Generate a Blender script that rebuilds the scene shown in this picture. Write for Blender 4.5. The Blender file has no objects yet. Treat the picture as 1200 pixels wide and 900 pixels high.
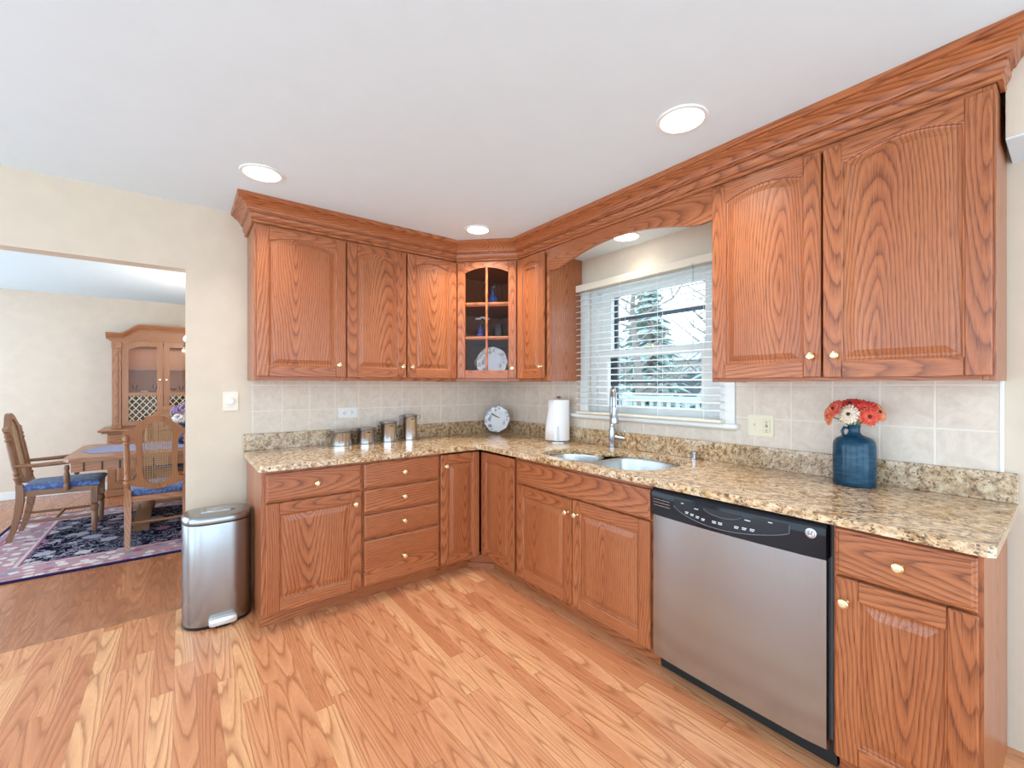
import bpy, math, random
from math import sin, cos, pi, sqrt, radians
from mathutils import Vector, Matrix
from mathutils.geometry import tessellate_polygon
random.seed(11)
S = bpy.context.scene
COL = S.collection

# ------------------------------------------------------------------ camera, world, lights, exposure
cam_d = bpy.data.cameras.new('camera'); cam = bpy.data.objects.new('camera', cam_d); COL.objects.link(cam)
cam.location = (-2.3447, -3.2388, 1.2898)
cam.rotation_euler = (pi / 2, 0, -0.6563)
cam_d.sensor_width = 36.0; cam_d.lens = 36 * 507.96 / 1200
cam_d.shift_x = -3.0 / 1200; cam_d.shift_y = 1.68 / 1200
cam_d.clip_start = 0.02; cam_d.clip_end = 200
S.camera = cam
W = bpy.data.worlds.new('sky'); S.world = W; W.use_nodes = True
W.node_tree.nodes['Background'].inputs[0].default_value = (0.76, 0.98, 1.17, 1)
W.node_tree.nodes['Background'].inputs[1].default_value = 3.6
S.view_settings.view_transform = 'Standard'; S.view_settings.look = 'None'
S.view_settings.gamma = 1.0; S.view_settings.use_curve_mapping = False
S.view_settings.exposure = 0.0
LAMP_W = 6.5            # each recessed ceiling lamp
LAMP_C = (1.0, 0.97, 0.92)

CE, CT, D, UD = 2.376, 0.8734, 0.667, 0.35     # ceiling, counter top, base and wall cabinet front planes

# ------------------------------------------------------------------ node helpers
class NT:
    def __init__(s, name):
        s.m = bpy.data.materials.new(name); s.m.use_nodes = True
        s.t = s.m.node_tree; s.p = s.t.nodes['Principled BSDF']; s.out = s.t.nodes['Material Output']
    def n(s, typ, ins=None, **kw):
        nd = s.t.nodes.new(typ)
        for k, v in kw.items(): setattr(nd, k, v)
        if ins:
            for k, v in ins.items(): s.put(nd.inputs[k], v)
        return nd
    def put(s, sock, v):
        if hasattr(v, 'is_linked') or isinstance(v, bpy.types.NodeSocket): s.t.links.new(v, sock)
        elif isinstance(v, bpy.types.Node): s.t.links.new(v.outputs[0], sock)
        else: sock.default_value = v
    def math(s, op, a, b=None, c=None, clamp=False):
        nd = s.t.nodes.new('ShaderNodeMath'); nd.operation = op; nd.use_clamp = clamp
        s.put(nd.inputs[0], a)
        if b is not None: s.put(nd.inputs[1], b)
        if c is not None: s.put(nd.inputs[2], c)
        return nd.outputs[0]
    def mix(s, f, a, b, mode='MIX'):
        nd = s.t.nodes.new('ShaderNodeMix'); nd.data_type = 'RGBA'; nd.blend_type = mode
        s.put(nd.inputs[0], f); s.put(nd.inputs[6], a); s.put(nd.inputs[7], b)
        return nd.outputs[2]
    def ramp(s, f, stops, interp='LINEAR'):
        nd = s.t.nodes.new('ShaderNodeValToRGB'); nd.color_ramp.interpolation = interp
        e = nd.color_ramp.elements
        while len(e) < len(stops): e.new(0.5)
        for el, (p, c) in zip(e, stops):
            el.position = p; el.color = tuple(c) + (1,) if len(c) == 3 else c
        s.put(nd.inputs[0], f); return nd.outputs[0]
    def noise(s, vec, scale, detail=2, rough=0.5, dist=0.0):
        nd = s.n('ShaderNodeTexNoise', {'Scale': scale, 'Detail': detail, 'Roughness': rough, 'Distortion': dist})
        s.put(nd.inputs['Vector'], vec); return nd.outputs[0]
    def scalev(s, vec, sc):
        nd = s.t.nodes.new('ShaderNodeVectorMath'); nd.operation = 'MULTIPLY'
        s.put(nd.inputs[0], vec); nd.inputs[1].default_value = sc; return nd.outputs[0]
    def bump(s, h, strength=0.2, dist=0.01):
        nd = s.n('ShaderNodeBump', {'Strength': strength, 'Distance': dist}); s.put(nd.inputs['Height'], h)
        s.t.links.new(nd.outputs[0], s.p.inputs['Normal'])
    def set(s, **kw):
        names = dict(col='Base Color', rough='Roughness', metal='Metallic', spec='Specular IOR Level', trans='Transmission Weight',
                     ior='IOR', coat='Coat Weight', coatr='Coat Roughness', ani='Anisotropic', alpha='Alpha', em='Emission Color', ems='Emission Strength', sheen='Sheen Weight')
        for k, v in kw.items():
            if isinstance(v, tuple) and len(v) == 3: v = v + (1,)
            s.put(s.p.inputs[names[k]], v)
        return s

def plain(name, col, rough=0.5, metal=0.0, **kw):
    m = NT(name); m.set(col=col, rough=rough, metal=metal, **kw); return m.m
def painted(name, col, rough=0.6, var=0.03):
    m = NT(name); tc = m.n('ShaderNodeTexCoord')
    f = m.noise(tc.outputs['Object'], 9, 3)
    dk = tuple(c * (1 - var) for c in col); lt = tuple(min(1, c * (1 + var)) for c in col)
    m.set(col=m.ramp(f, [(0.3, dk), (0.7, lt)]), rough=rough, spec=0.3)
    m.bump(m.noise(tc.outputs['Object'], 260, 2), 0.04, 0.002); return m.m

def oak(name, dark, mid, light, rough=0.34, freq=62.0, tilt=0.11, pore=0.5, coat=0.25, contrast=1.0):
    """plain-sawn oak; the 'wc' attribute runs (along the grain, across, depth) in metres with a random start for every board"""
    m = NT(name); at = m.n('ShaderNodeAttribute', attribute_name='wc'); v = at.outputs['Vector']
    sp = m.n('ShaderNodeSeparateXYZ', {0: v})
    L, A, B = sp.outputs
    n1 = m.noise(m.scalev(v, (1.3, 5, 5)), 1.0, 2)
    n2 = m.noise(m.scalev(v, (2.6, 15, 15)), 1.0, 3)
    a2 = m.math('ADD', A, m.math('MULTIPLY', m.math('SUBTRACT', n1, 0.5), 0.09))
    b2 = m.math('ADD', B, m.math('MULTIPLY', L, tilt))
    b2 = m.math('ADD', b2, m.math('MULTIPLY', m.math('SUBTRACT', n2, 0.5), 0.020))
    r = m.math('SQRT', m.math('ADD', m.math('MULTIPLY', a2, a2), m.math('MULTIPLY', b2, b2)))
    ph = m.math('FRACT', m.math('MULTIPLY', r, freq))
    ring = m.ramp(ph, [(0.0, (0.25,) * 3), (0.10, (1,) * 3), (0.30, (0.45,) * 3), (0.75, (0.05,) * 3), (1.0, (0.25,) * 3)])
    p = m.noise(m.scalev(v, (14, 420, 420)), 1.0, 2, 0.6)
    pm = m.ramp(p, [(0.50, (0,) * 3), (0.64, (1,) * 3)])
    big = m.noise(m.scalev(v, (0.7, 6, 6)), 1.0, 2)
    base = m.mix(m.ramp(big, [(0.3, (0,) * 3), (0.7, (1,) * 3)]), mid, light)
    c = m.mix(m.math('MULTIPLY', ring, 0.62 * contrast), base, dark)
    k = m.math('MULTIPLY', pm, m.math('MULTIPLY_ADD', ring, 0.8 * pore, 0.35 * pore))
    c = m.mix(k, c, tuple(x * 0.72 for x in dark[:3]) + (1,))
    m.set(col=c, rough=rough, coat=coat, coatr=0.25, spec=0.4)
    m.bump(m.math('ADD', m.math('MULTIPLY', pm, -0.6), m.math('MULTIPLY', ring, -0.3)), 0.12, 0.002)
    return m.m
def c4(*a): return tuple(a) + (1,)
OAK = oak('honey_oak', c4(.145, .033, .010), c4(.425, .124, .041), c4(.54, .188, .070), freq=88, contrast=1.15, pore=.75)
OAKD = oak('dining_oak', c4(.17, .062, .026), c4(.40, .165, .072), c4(.50, .225, .105), freq=80, pore=0.3)
CHAIRW = oak('walnut_brown_wood', c4(.13, .055, .028), c4(.27, .125, .062), c4(.35, .175, .09), freq=80, pore=0.25)

def plank_floor(name, cols, seed):
    m = NT(name); tc = m.n('ShaderNodeTexCoord'); sp = m.n('ShaderNodeSeparateXYZ', {0: tc.outputs['Object']})
    X, Y = sp.outputs[0], sp.outputs[1]
    w = 0.074
    xi = m.math('DIVIDE', X, w); ci = m.math('FLOOR', xi); fx = m.math('FRACT', xi)
    wn = m.n('ShaderNodeTexWhiteNoise', noise_dimensions='1D'); m.put(wn.inputs['W'], m.math('ADD', ci, seed))
    yi = m.math('DIVIDE', m.math('ADD', Y, m.math('MULTIPLY', wn.outputs[0], 3.7)), 1.25)
    ri = m.math('FLOOR', yi); fy = m.math('FRACT', yi)
    cv = m.n('ShaderNodeCombineXYZ'); m.put(cv.inputs[0], ci); m.put(cv.inputs[1], ri); cv.inputs[2].default_value = seed
    w2 = m.n('ShaderNodeTexWhiteNoise', noise_dimensions='3D'); m.put(w2.inputs[0], cv)
    rs = m.n('ShaderNodeSeparateXYZ', {0: w2.outputs['Color']})
    L = m.math('ADD', Y, m.math('MULTIPLY', rs.outputs[0], 7.0))
    A = m.math('MULTIPLY', m.math('SUBTRACT', m.math('ADD', fx, m.math('MULTIPLY', rs.outputs[1], 0.8)), 0.9), w)
    B = m.math('MULTIPLY_ADD', rs.outputs[2], 0.12, 0.0)
    v = m.n('ShaderNodeCombineXYZ'); m.put(v.inputs[0], L); m.put(v.inputs[1], A); m.put(v.inputs[2], m.math('MULTIPLY', ci, 0.37))
    v = v.outputs[0]
    n1 = m.noise(m.scalev(v, (.5, 9, 3)), 1.0, 2); n2 = m.noise(m.scalev(v, (1.5, 16, 3)), 1.0, 3)
    a2 = m.math('ADD', A, m.math('MULTIPLY', m.math('SUBTRACT', n1, 0.5), 0.035))
    tl = m.math('SUBTRACT', m.math('MULTIPLY', m.math('FRACT', m.math('MULTIPLY', L, 0.45)), 0.11), 0.055)
    tl = m.math('ABSOLUTE', tl)
    b2 = m.math('ADD', m.math('ADD', B, tl), m.math('MULTIPLY', m.math('SUBTRACT', n2, 0.5), 0.02))
    r = m.math('SQRT', m.math('ADD', m.math('MULTIPLY', a2, a2), m.math('MULTIPLY', m.math('MULTIPLY', b2, b2), 0.5)))
    ph = m.math('FRACT', m.math('MULTIPLY', r, 115))
    ring = m.ramp(ph, [(0, (.2,) * 3), (.10, (1,) * 3), (.30, (.35,) * 3), (.8, (.03,) * 3), (1, (.2,) * 3)])
    p = m.ramp(m.noise(m.scalev(v, (10, 330, 50)), 1.0, 2, 0.6), [(.5, (0,) * 3), (.66, (1,) * 3)])
    base = m.ramp(rs.outputs[1], cols[1])
    c = m.mix(m.math('MULTIPLY', ring, 0.68), base, cols[0])
    c = m.mix(m.math('MULTIPLY', p, m.math('MULTIPLY_ADD', ring, 0.4, 0.12)), c, cols[0])
    seam = m.math('MAXIMUM', m.math('LESS_THAN', fx, 0.016), m.math('LESS_THAN', fy, 0.0016))
    c = m.mix(m.math('MULTIPLY', seam, 0.55), c, c4(.14, .05, .02))
    m.set(col=c, rough=m.ramp(ring, [(0, (.26,) * 3), (1, (.36,) * 3)]), coat=0.12, coatr=0.18, spec=0.4)
    m.bump(m.math('ADD', m.math('MULTIPLY', seam, -1.0), m.math('MULTIPLY', ring, -0.12)), 0.12, 0.003)
    return m.m
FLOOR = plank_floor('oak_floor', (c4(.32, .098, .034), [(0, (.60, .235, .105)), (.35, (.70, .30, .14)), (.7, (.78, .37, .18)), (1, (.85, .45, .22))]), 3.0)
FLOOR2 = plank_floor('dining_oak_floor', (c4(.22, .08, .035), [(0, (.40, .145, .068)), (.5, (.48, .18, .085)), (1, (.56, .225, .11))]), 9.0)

def granite(name, streak, k=1.0):
    m = NT(name); tc = m.n('ShaderNodeTexCoord'); v = tc.outputs['Object']
    v1 = m.scalev(v, (1, 1, 1)) if not streak else m.scalev(v, (1.0, 0.68, 1))
    a = m.noise(v1, 42, 4, 0.7, 0.5); b = m.noise(v1, 85, 3, 0.6); g = m.noise(v1, 14, 3, 0.6, 0.6)
    c = m.ramp(a, [(.32, (.10 * k, .047 * k, .018 * k)), (.43, (.36 * k, .205 * k, .088 * k)), (.53, (.56 * k, .375 * k, .20 * k)), (.66, (.70 * k, .55 * k, .37 * k))])
    c = m.mix(m.ramp(b, [(.57, (0,) * 3), (.62, (1,) * 3)]), c, c4(.10, .055, .028))
    c = m.mix(m.ramp(g, [(.5, (0,) * 3), (.72, (.55,) * 3)]), c, c4(.80, .67, .49))
    vo = m.n('ShaderNodeTexVoronoi', {'Scale': 95.0}); m.put(vo.inputs['Vector'], v1)
    bl = m.math('MULTIPLY', m.math('LESS_THAN', vo.outputs['Distance'], 0.30), m.math('GREATER_THAN', m.noise(v1, 30, 2), 0.535))
    c = m.mix(m.math('MULTIPLY', bl, 0.8), c, c4(.035, .025, .02))
    m.set(col=c, rough=0.13, spec=0.75); return m.m
GRAN = granite('brown_granite', False); GRAN_SHEEN = granite('brown_granite_sheen_top', True, 1.25)  # top copy is paler: the sheen of reflected light is put into its colour

def tilem(name, ax, off):
    """square stone tiles with light grout; ax is the horizontal world axis of the wall"""
    m = NT(name); tc = m.n('ShaderNodeTexCoord'); sp = m.n('ShaderNodeSeparateXYZ', {0: tc.outputs['Object']})
    p = 0.1685
    u = m.math('FRACT', m.math('DIVIDE', m.math('SUBTRACT', sp.outputs[ax], off), p))
    w = m.math('FRACT', m.math('DIVIDE', m.math('SUBTRACT', sp.outputs[2], 1.122), p))
    du = m.math('ABSOLUTE', m.math('SUBTRACT', u, 0.5)); dw = m.math('ABSOLUTE', m.math('SUBTRACT', w, 0.5))
    g = m.ramp(m.math('MAXIMUM', du, dw), [(.476, (0,) * 3), (.487, (1,) * 3)])
    n = m.noise(tc.outputs['Object'], 13, 5, 0.65, 1.2); n2 = m.noise(tc.outputs['Object'], 60, 3)
    c = m.ramp(n, [(.32, (.66, .55, .44)), (.5, (.73, .62, .51)), (.7, (.78, .68, .565))])
    c = m.mix(0.12, c, m.ramp(n2, [(.35, (.5, .42, .36)), (.65, (.8, .72, .65))]))
    c = m.mix(g, c, c4(.82, .74, .64))
    m.set(col=c, rough=0.45, spec=0.35)
    m.bump(m.math('ADD', m.math('MULTIPLY', g, -0.8), m.math('MULTIPLY', n, 0.5)), 0.25, 0.004); return m.m
TILE_A = tilem('stone_tile', 0, -1.812); TILE_B = tilem('stone_tile_window_side', 1, -2.226)

def brushed(name, col, rough, ax):
    m = NT(name); tc = m.n('ShaderNodeTexCoord')
    sc = [420, 420, 420]; sc[ax] = 5
    f = m.noise(m.scalev(tc.outputs['Object'], tuple(sc)), 1.0, 2)
    m.set(col=m.mix(f, tuple(c * 0.9 for c in col) + (1,), col + (1,)), metal=1.0, rough=m.math('MULTIPLY_ADD', f, 0.10, rough - 0.05), ani=0.4)
    m.bump(f, 0.03, 0.001); return m.m
STEEL = brushed('brushed_steel', (.58, .60, .61), 0.28, 1)
STEELV = brushed('brushed_steel_upright', (.38, .39, .40), 0.24, 2)
STEELD = brushed('brushed_steel_door', (.43, .485, .525), 0.22, 2)
STEELC = brushed('polished_steel', (.66, .66, .66), 0.16, 2)
CHROME = plain('satin_chrome', (.45, .45, .46), 0.2, 1.0)
BRASS = plain('brass', (.83, .64, .32), 0.2, 1.0)
BRASS_I = plain('cream_knob_face', (.82, .72, .50), 0.25, 0.6)
BLACKP = plain('black_gloss_plastic', (.010, .011, .015), 0.10, spec=0.3)
BLACKM = plain('black_matte', (.012, .012, .012), 0.5)
GREYP = plain('grey_plastic', (.16, .17, .18), 0.4)
PRINT = plain('pale_print', (.75, .77, .80), 0.5)
WALLP = painted('beige_wall_paint', (.69, .585, .465))
WALLD = painted('dining_wall_paint', (.72, .60, .49))
CEILP = painted('white_ceiling_paint', (.75, .86, .915), 0.8, 0.01)
WHITE = plain('white_trim_paint', (.82, .82, .80), 0.35)
BLINDW = plain('white_blind_slat', (.86, .86, .84), 0.4)
CREAMR = plain('cream_blind_rail', (.80, .72, .58), 0.4)
IVORY = plain('ivory_plastic', (.80, .72, .52), 0.35)
WPLATE = plain('white_plastic', (.82, .80, .76), 0.35)
GLASS = None
def glass(name, col=(1, 1, 1), refl=0.6):
    m = NT(name)
    tr = m.n('ShaderNodeBsdfTransparent'); tr.inputs[0].default_value = col + (1,)
    gl = m.n('ShaderNodeBsdfGlossy'); gl.inputs['Roughness'].default_value = 0.03
    fr = m.n('ShaderNodeFresnel', {'IOR': 1.45})
    f = m.math('MULTIPLY', fr.outputs[0], refl)
    mx = m.n('ShaderNodeMixShader'); m.put(mx.inputs[0], f); m.put(mx.inputs[1], tr.outputs[0]); m.put(mx.inputs[2], gl.outputs[0])
    m.t.links.new(mx.outputs[0], m.out.inputs[0]); return m.m
PANE = glass('clear_glass', (.96, .97, .97), .3)
TINT = glass('smoky_cabinet_glass', (.93, .93, .95), .3)
CLEARG = glass('clear_glassware', (.95, .96, .97), .9)
def emit(name, col, st):
    m = NT(name); m.set(col=(.8, .8, .8), em=col, ems=st); return m.m
LENS = emit('lamp_lens', (1.0, .97, .92), 6.0)

# ------------------------------------------------------------------ mesh builder
MA = Matrix.Identity(4)                                   # wall with the dining opening: x along, -y into the room
MB = Matrix.Rotation(-pi / 2, 4, 'Z')                     # window wall: local x runs away from the corner, -y into the room
MDG = Matrix.Translation((-D, -(UD - .022), 0)) @ Matrix.Rotation(-pi / 4, 4, 'Z')
class G:
    def __init__(s): s.v, s.f, s.m, s.wc, s.sm = [], [], [], [], []
    def add(s, vs, fs, m=0, grain=None, smooth=False):
        """grain: axis letter; vertices get wood coordinates for one board"""
        k = len(s.v); vs = [Vector(p) for p in vs]; s.v += vs
        if grain is None: s.wc += [(0, 0, 0)] * len(vs)
        else:
            ax = 'xyz'.index(grain); o = [i for i in range(3) if i != ax]
            lo = [min(p[i] for p in vs) for i in range(3)]; hi = [max(p[i] for p in vs) for i in range(3)]
            if hi[o[0]] - lo[o[0]] < hi[o[1]] - lo[o[1]]: o = o[::-1]
            ctr = [(lo[i] + hi[i]) / 2 for i in range(3)]
            w = hi[o[0]] - lo[o[0]]
            oL = random.uniform(-1.1, .4); oA = random.uniform(-.25, .25) * max(w, .06); oB = random.uniform(-.01, .06)
            if random.random() < .3: oA += .09
            s.wc += [(p[ax] - ctr[ax] + oL, p[o[0]] - ctr[o[0]] + oA, p[o[1]] - ctr[o[1]] + oB) for p in vs]
        for f in fs: s.f.append([i + k for i in f]); s.m.append(m); s.sm.append(smooth)
        return s
    def box(s, x0, x1, y0, y1, z0, z1, m=0, grain=None, c=0.0):
        if x0 > x1: x0, x1 = x1, x0
        if y0 > y1: y0, y1 = y1, y0
        if z0 > z1: z0, z1 = z1, z0
        if c <= 0:
            v = [(x, y, z) for x in (x0, x1) for y in (y0, y1) for z in (z0, z1)]
            return s.add(v, [(0, 1, 3, 2), (4, 6, 7, 5), (0, 4, 5, 1), (2, 3, 7, 6), (0, 2, 6, 4), (1, 5, 7, 3)], m, grain)
        lo, hi = (x0, y0, z0), (x1, y1, z1); vs = []; idx = {}
        c = min(c, (x1 - x0) / 2.01, (y1 - y0) / 2.01, (z1 - z0) / 2.01)
        for sx in (0, 1):
            for sy in (0, 1):
                for sz in (0, 1):
                    sg = (sx, sy, sz)
                    for a in range(3):
                        p = []
                        for i in range(3):
                            b = hi[i] if sg[i] else lo[i]; d = -1 if sg[i] else 1
                            p.append(b if i == a else b + d * c)
                        idx[(sg, a)] = len(vs); vs.append(p)
        fs = []
        for a in range(3):
            b, d = (a + 1) % 3, (a + 2) % 3
            for sa in (0, 1):
                q = []
                for sb, sd in ((0, 0), (1, 0), (1, 1), (0, 1)):
                    sg = [0, 0, 0]; sg[a] = sa; sg[b] = sb; sg[d] = sd; q.append(idx[(tuple(sg), a)])
                fs.append(q if sa else q[::-1])
            for sb in (0, 1):
                for sd in (0, 1):
                    q = []
                    for sa, fa in ((0, b), (1, b), (1, d), (0, d)):
                        sg = [0, 0, 0]; sg[a] = sa; sg[b] = sb; sg[d] = sd; q.append(idx[(tuple(sg), fa)])
                    fs.append(q if sb == sd else q[::-1])
        for sx in (0, 1):
            for sy in (0, 1):
                for sz in (0, 1):
                    q = [idx[((sx, sy, sz), a)] for a in range(3)]
                    fs.append(q if (sx + sy + sz) % 2 else q[::-1])
        return s.add(vs, fs, m, grain)
    def plate(s, outer, holes, a, b, plane='xz', m=0, grain=None, smooth=False):
        """2-D outline (with holes) pushed through from depth a to b; plane names the outline's axes"""
        loops = [outer] + list(holes); n = sum(len(l) for l in loops); pts = [p for l in loops for p in l]
        tri = tessellate_polygon([[Vector((p[0], p[1], 0)) for p in l] for l in loops])
        def P(p, d): return {'xz': (p[0], d, p[1]), 'xy': (p[0], p[1], d), 'yz': (d, p[0], p[1])}[plane]
        vs = [P(p, a) for p in pts] + [P(p, b) for p in pts]
        fs = []
        for t in tri:
            t = list(t); fs.append(t); fs.append([i + n for i in t[::-1]])
        k = 0
        for l in loops:
            for i in range(len(l)):
                j = (i + 1) % len(l); fs.append((k + i, k + j, k + j + n, k + i + n))
            k += len(l)
        return s.add(vs, fs, m, grain, smooth)
    def loft(s, rings, m=0, grain=None, smooth=True, cap=(True, True), closed=True):
        n = len(rings[0]); vs = [p for r in rings for p in r]; fs = []
        for k in range(len(rings) - 1):
            for i in range(n if closed else n - 1):
                j = (i + 1) % n; fs.append((k * n + i, k * n + j, (k + 1) * n + j, (k + 1) * n + i))
        s.add(vs, fs, m, grain, smooth)
        k0 = len(s.v) - len(vs)
        if cap[0]: s.f.append([k0 + i for i in range(n)][::-1]); s.m.append(m); s.sm.append(False)
        if cap[1]: s.f.append([k0 + (len(rings) - 1) * n + i for i in range(n)]); s.m.append(m); s.sm.append(False)
        return s
    def lathe(s, prof, at=(0, 0, 0), seg=24, m=0, axis='z', grain=None, cap=(True, True)):
        rings = []
        for r, h in prof:
            q = []
            for i in range(seg):
                t = 2 * pi * i / seg; a, b = r * cos(t), r * sin(t)
                q.append({'z': (at[0] + a, at[1] + b, at[2] + h), 'y': (at[0] + a, at[1] + h, at[2] - b), 'x': (at[0] + h, at[1] + a, at[2] + b)}[axis])
            rings.append(q)
        return s.loft(rings, m, grain, True, cap)
    def tube(s, pts, r, seg=10, m=0, grain=None):
        pts = [Vector(p) for p in pts]; rs = r if isinstance(r, (list, tuple)) else [r] * len(pts); rings = []
        up = None
        for i, p in enumerate(pts):
            t = (pts[min(i + 1, len(pts) - 1)] - pts[max(i - 1, 0)]).normalized()
            if up is None: up = t.orthogonal().normalized()
            up = (up - t * up.dot(t)); up = up.normalized() if up.length > 1e-6 else t.orthogonal().normalized()
            w = t.cross(up); rings.append([p + (up * cos(2 * pi * k / seg) + w * sin(2 * pi * k / seg)) * rs[i] for k in range(seg)])
        return s.loft(rings, m, grain)
    def ball(s, c, r, m=0, seg=16, rings=8, sc=(1, 1, 1)):
        R = []
        for i in range(1, rings):
            t = pi * i / rings - pi / 2
            R.append([(c[0] + sc[0] * r * cos(t) * cos(2 * pi * k / seg), c[1] + sc[1] * r * cos(t) * sin(2 * pi * k / seg), c[2] + sc[2] * r * sin(t)) for k in range(seg)])
        return s.loft(R, m)
    def sweep(s, prof, path, m=0, grain=None):
        """profile (out, up) carried along a plan path with mitred corners; out is to the right of travel"""
        P = [Vector((p[0], p[1])) for p in path]; rings = []
        for i, p in enumerate(P):
            ds = []
            if i > 0: ds.append((P[i] - P[i - 1]).normalized())
            if i < len(P) - 1: ds.append((P[i + 1] - P[i]).normalized())
            ns = [Vector((d.y, -d.x)) for d in ds]
            nn = ns[0] if len(ns) == 1 else (ns[0] + ns[1]) / (1 + ns[0].dot(ns[1]))
            rings.append([(p.x + nn.x * o, p.y + nn.y * o, z) for o, z in prof])
        return s.loft(rings, m, grain, False)
    def build(s, name, mats, parent=None, M=MA, own=False, autosmooth=True):
        me = bpy.data.meshes.new(name)
        off = Vector((0, 0, 0))
        if parent is not None and not own:
            off = Vector(parent['_w']) if '_w' in parent else Vector((0, 0, 0))
        vs = [(M @ p) - off for p in s.v]
        me.from_pydata([tuple(p) for p in vs], [], s.f)
        if not isinstance(mats, (list, tuple)): mats = [mats]
        for m in mats: me.materials.append(m)
        me.polygons.foreach_set('material_index', s.m); me.polygons.foreach_set('use_smooth', s.sm)
        a = me.attributes.new('wc', 'FLOAT_VECTOR', 'POINT')
        a.data.foreach_set('vector', [c for w in s.wc for c in w])
        import bmesh
        bm = bmesh.new(); bm.from_mesh(me); bmesh.ops.recalc_face_normals(bm, faces=bm.faces[:]); bm.to_mesh(me); bm.free()
        if autosmooth and any(s.sm): me.set_sharp_from_angle(angle=radians(38))
        me.update()
        o = bpy.data.objects.new(name, me); COL.objects.link(o)
        if parent is not None: o.parent = parent; o['_w'] = tuple(off)
        return o

def tag(o, label, cat, group=None, kind=None):
    o['label'] = label; o['category'] = cat
    if group: o['group'] = group
    if kind: o['kind'] = kind
    return o
def thing(name, label, cat, loc=(0, 0, 0), group=None, M=MA):
    o = bpy.data.objects.new(name, None); COL.objects.link(o); o.empty_display_size = .05
    w = M @ Vector(loc); o.location = w; o['_w'] = tuple(w)
    return tag(o, label, cat, group)
def struct(name, g, mats, label=None):
    o = g.build(name, mats); o['kind'] = 'structure'
    if label: o['label'] = label
    return o
def recentre(o):
    """move a one-mesh thing's origin to the middle of its base"""
    me = o.data; xs = [v.co for v in me.vertices]
    c = Vector(((min(p.x for p in xs) + max(p.x for p in xs)) / 2, (min(p.y for p in xs) + max(p.y for p in xs)) / 2, min(p.z for p in xs)))
    me.transform(Matrix.Translation(-c)); o.location = c; o['_w'] = tuple(c); return o
def arc(cx, cy, r0, r1, a0, a1, n): return [(cx + r0 * cos(a0 + (a1 - a0) * i / n), cy + r1 * sin(a0 + (a1 - a0) * i / n)) for i in range(n + 1)]
def rrect(x0, x1, y0, y1, r, n=5):
    return (arc(x1 - r, y0 + r, r, r, -pi / 2, 0, n) + arc(x1 - r, y1 - r, r, r, 0, pi / 2, n) + arc(x0 + r, y1 - r, r, r, pi / 2, pi, n) + arc(x0 + r, y0 + r, r, r, pi, 1.5 * pi, n))
def inset(poly, d):
    n = len(poly); out = []
    for i in range(n):
        p0, p, p1 = (Vector(poly[(i - 1) % n]), Vector(poly[i]), Vector(poly[(i + 1) % n]))
        a = (p - p0).normalized(); b = (p1 - p).normalized()
        na, nb = Vector((-a.y, a.x)), Vector((-b.y, b.x)); nn = (na + nb) / (1 + na.dot(nb))
        out.append((p.x + nn.x * d, p.y + nn.y * d))
    return out

# ------------------------------------------------------------------ the room
OPX0, OPX1, OPZ = -4.4, -2.3215, 1.983              # opening to the dining room
YB = 4.10                                         # far dining wall
X0, Y0 = -5.0, -5.2
g = G(); g.box(X0, 0.15, Y0, -.06, -.08, 0); struct('floor', g, FLOOR)
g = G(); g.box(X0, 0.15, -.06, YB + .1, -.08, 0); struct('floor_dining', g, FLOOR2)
g = G(); g.box(OPX0, OPX1, -.075, -.045, -.02, 0.0015, grain='x'); struct('trim_1', g, OAKD)
g = G(); g.box(X0, 0.15, Y0, YB + .1, CE, CE + .1); struct('ceiling', g, CEILP)
g = G(); g.plate([(X0, 0), (OPX0, 0), (OPX0, OPZ), (OPX1, OPZ), (OPX1, 0), (.15, 0), (.15, CE), (X0, CE)], [], 0, .115)
struct('wall_back', g, WALLP)
WS0, WS1, WZ0, WZ1 = 1.085, 2.05, 1.085, 1.985    # window opening, distance from corner and heights
g = G(); g.plate([(.0, 0), (5.2, 0), (5.2, CE), (0, CE)], [[(WS0, WZ0), (WS1, WZ0), (WS1, WZ1), (WS0, WZ1)]], 0, .15)
o = g.build('wall_right', WALLP, None, MB); o['kind'] = 'structure'
g = G(); g.box(X0, .15, YB, YB + .1, 0, CE); struct('wall_dining_far', g, WALLD)
g = G(); g.box(-1.2, -1.1, .115, YB, 0, CE); struct('wall_dining_right', g, WALLD)
g = G(); g.plate([(X0, 0), (X0 + .15, 0), (X0 + .15, 2.3), (-1.75, 2.3), (-1.75, 0), (-1.6, 0), (-1.6, 2.3), (-.1, 2.3), (-.1, 0), (.15, 0), (.15, CE), (X0, CE)], [], Y0 - .1, Y0)  # unseen wall; its wide openings are shaped to let in sky light
struct('wall_front', g, WALLP)
g = G()
g.plate([(Y0, 0), (Y0 + .15, 0), (Y0 + .15, 2.3), (-2.4, 2.3), (-2.4, 0), (-2.2, 0), (-2.2, 2.3), (-.15, 2.3), (-.15, 0), (.3, 0), (.3, 2.25), (3.9, 2.25), (3.9, 0), (YB, 0), (YB, CE), (Y0, CE)], [], X0 - .1, X0, 'yz')  # unseen side, likewise opened wide for more sky light indoors
struct('wall_left', g, WALLP)
g = G(); g.box(X0, -1.2, YB - .012, YB, 0, .09, c=.004); struct('baseboard_dining', g, WHITE)
# bulkhead beyond the last wall cabinet
g = G(); g.plate([(-.24, 2.085), (-.24, CE), (0, CE), (0, 2.085)], [], Y0, -3.098, 'xz'); g.box(-.24, 0, Y0, -3.098, 2.080, 2.085, 1)
o = struct('trim_2', g, [WALLP, CEILP])
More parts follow.
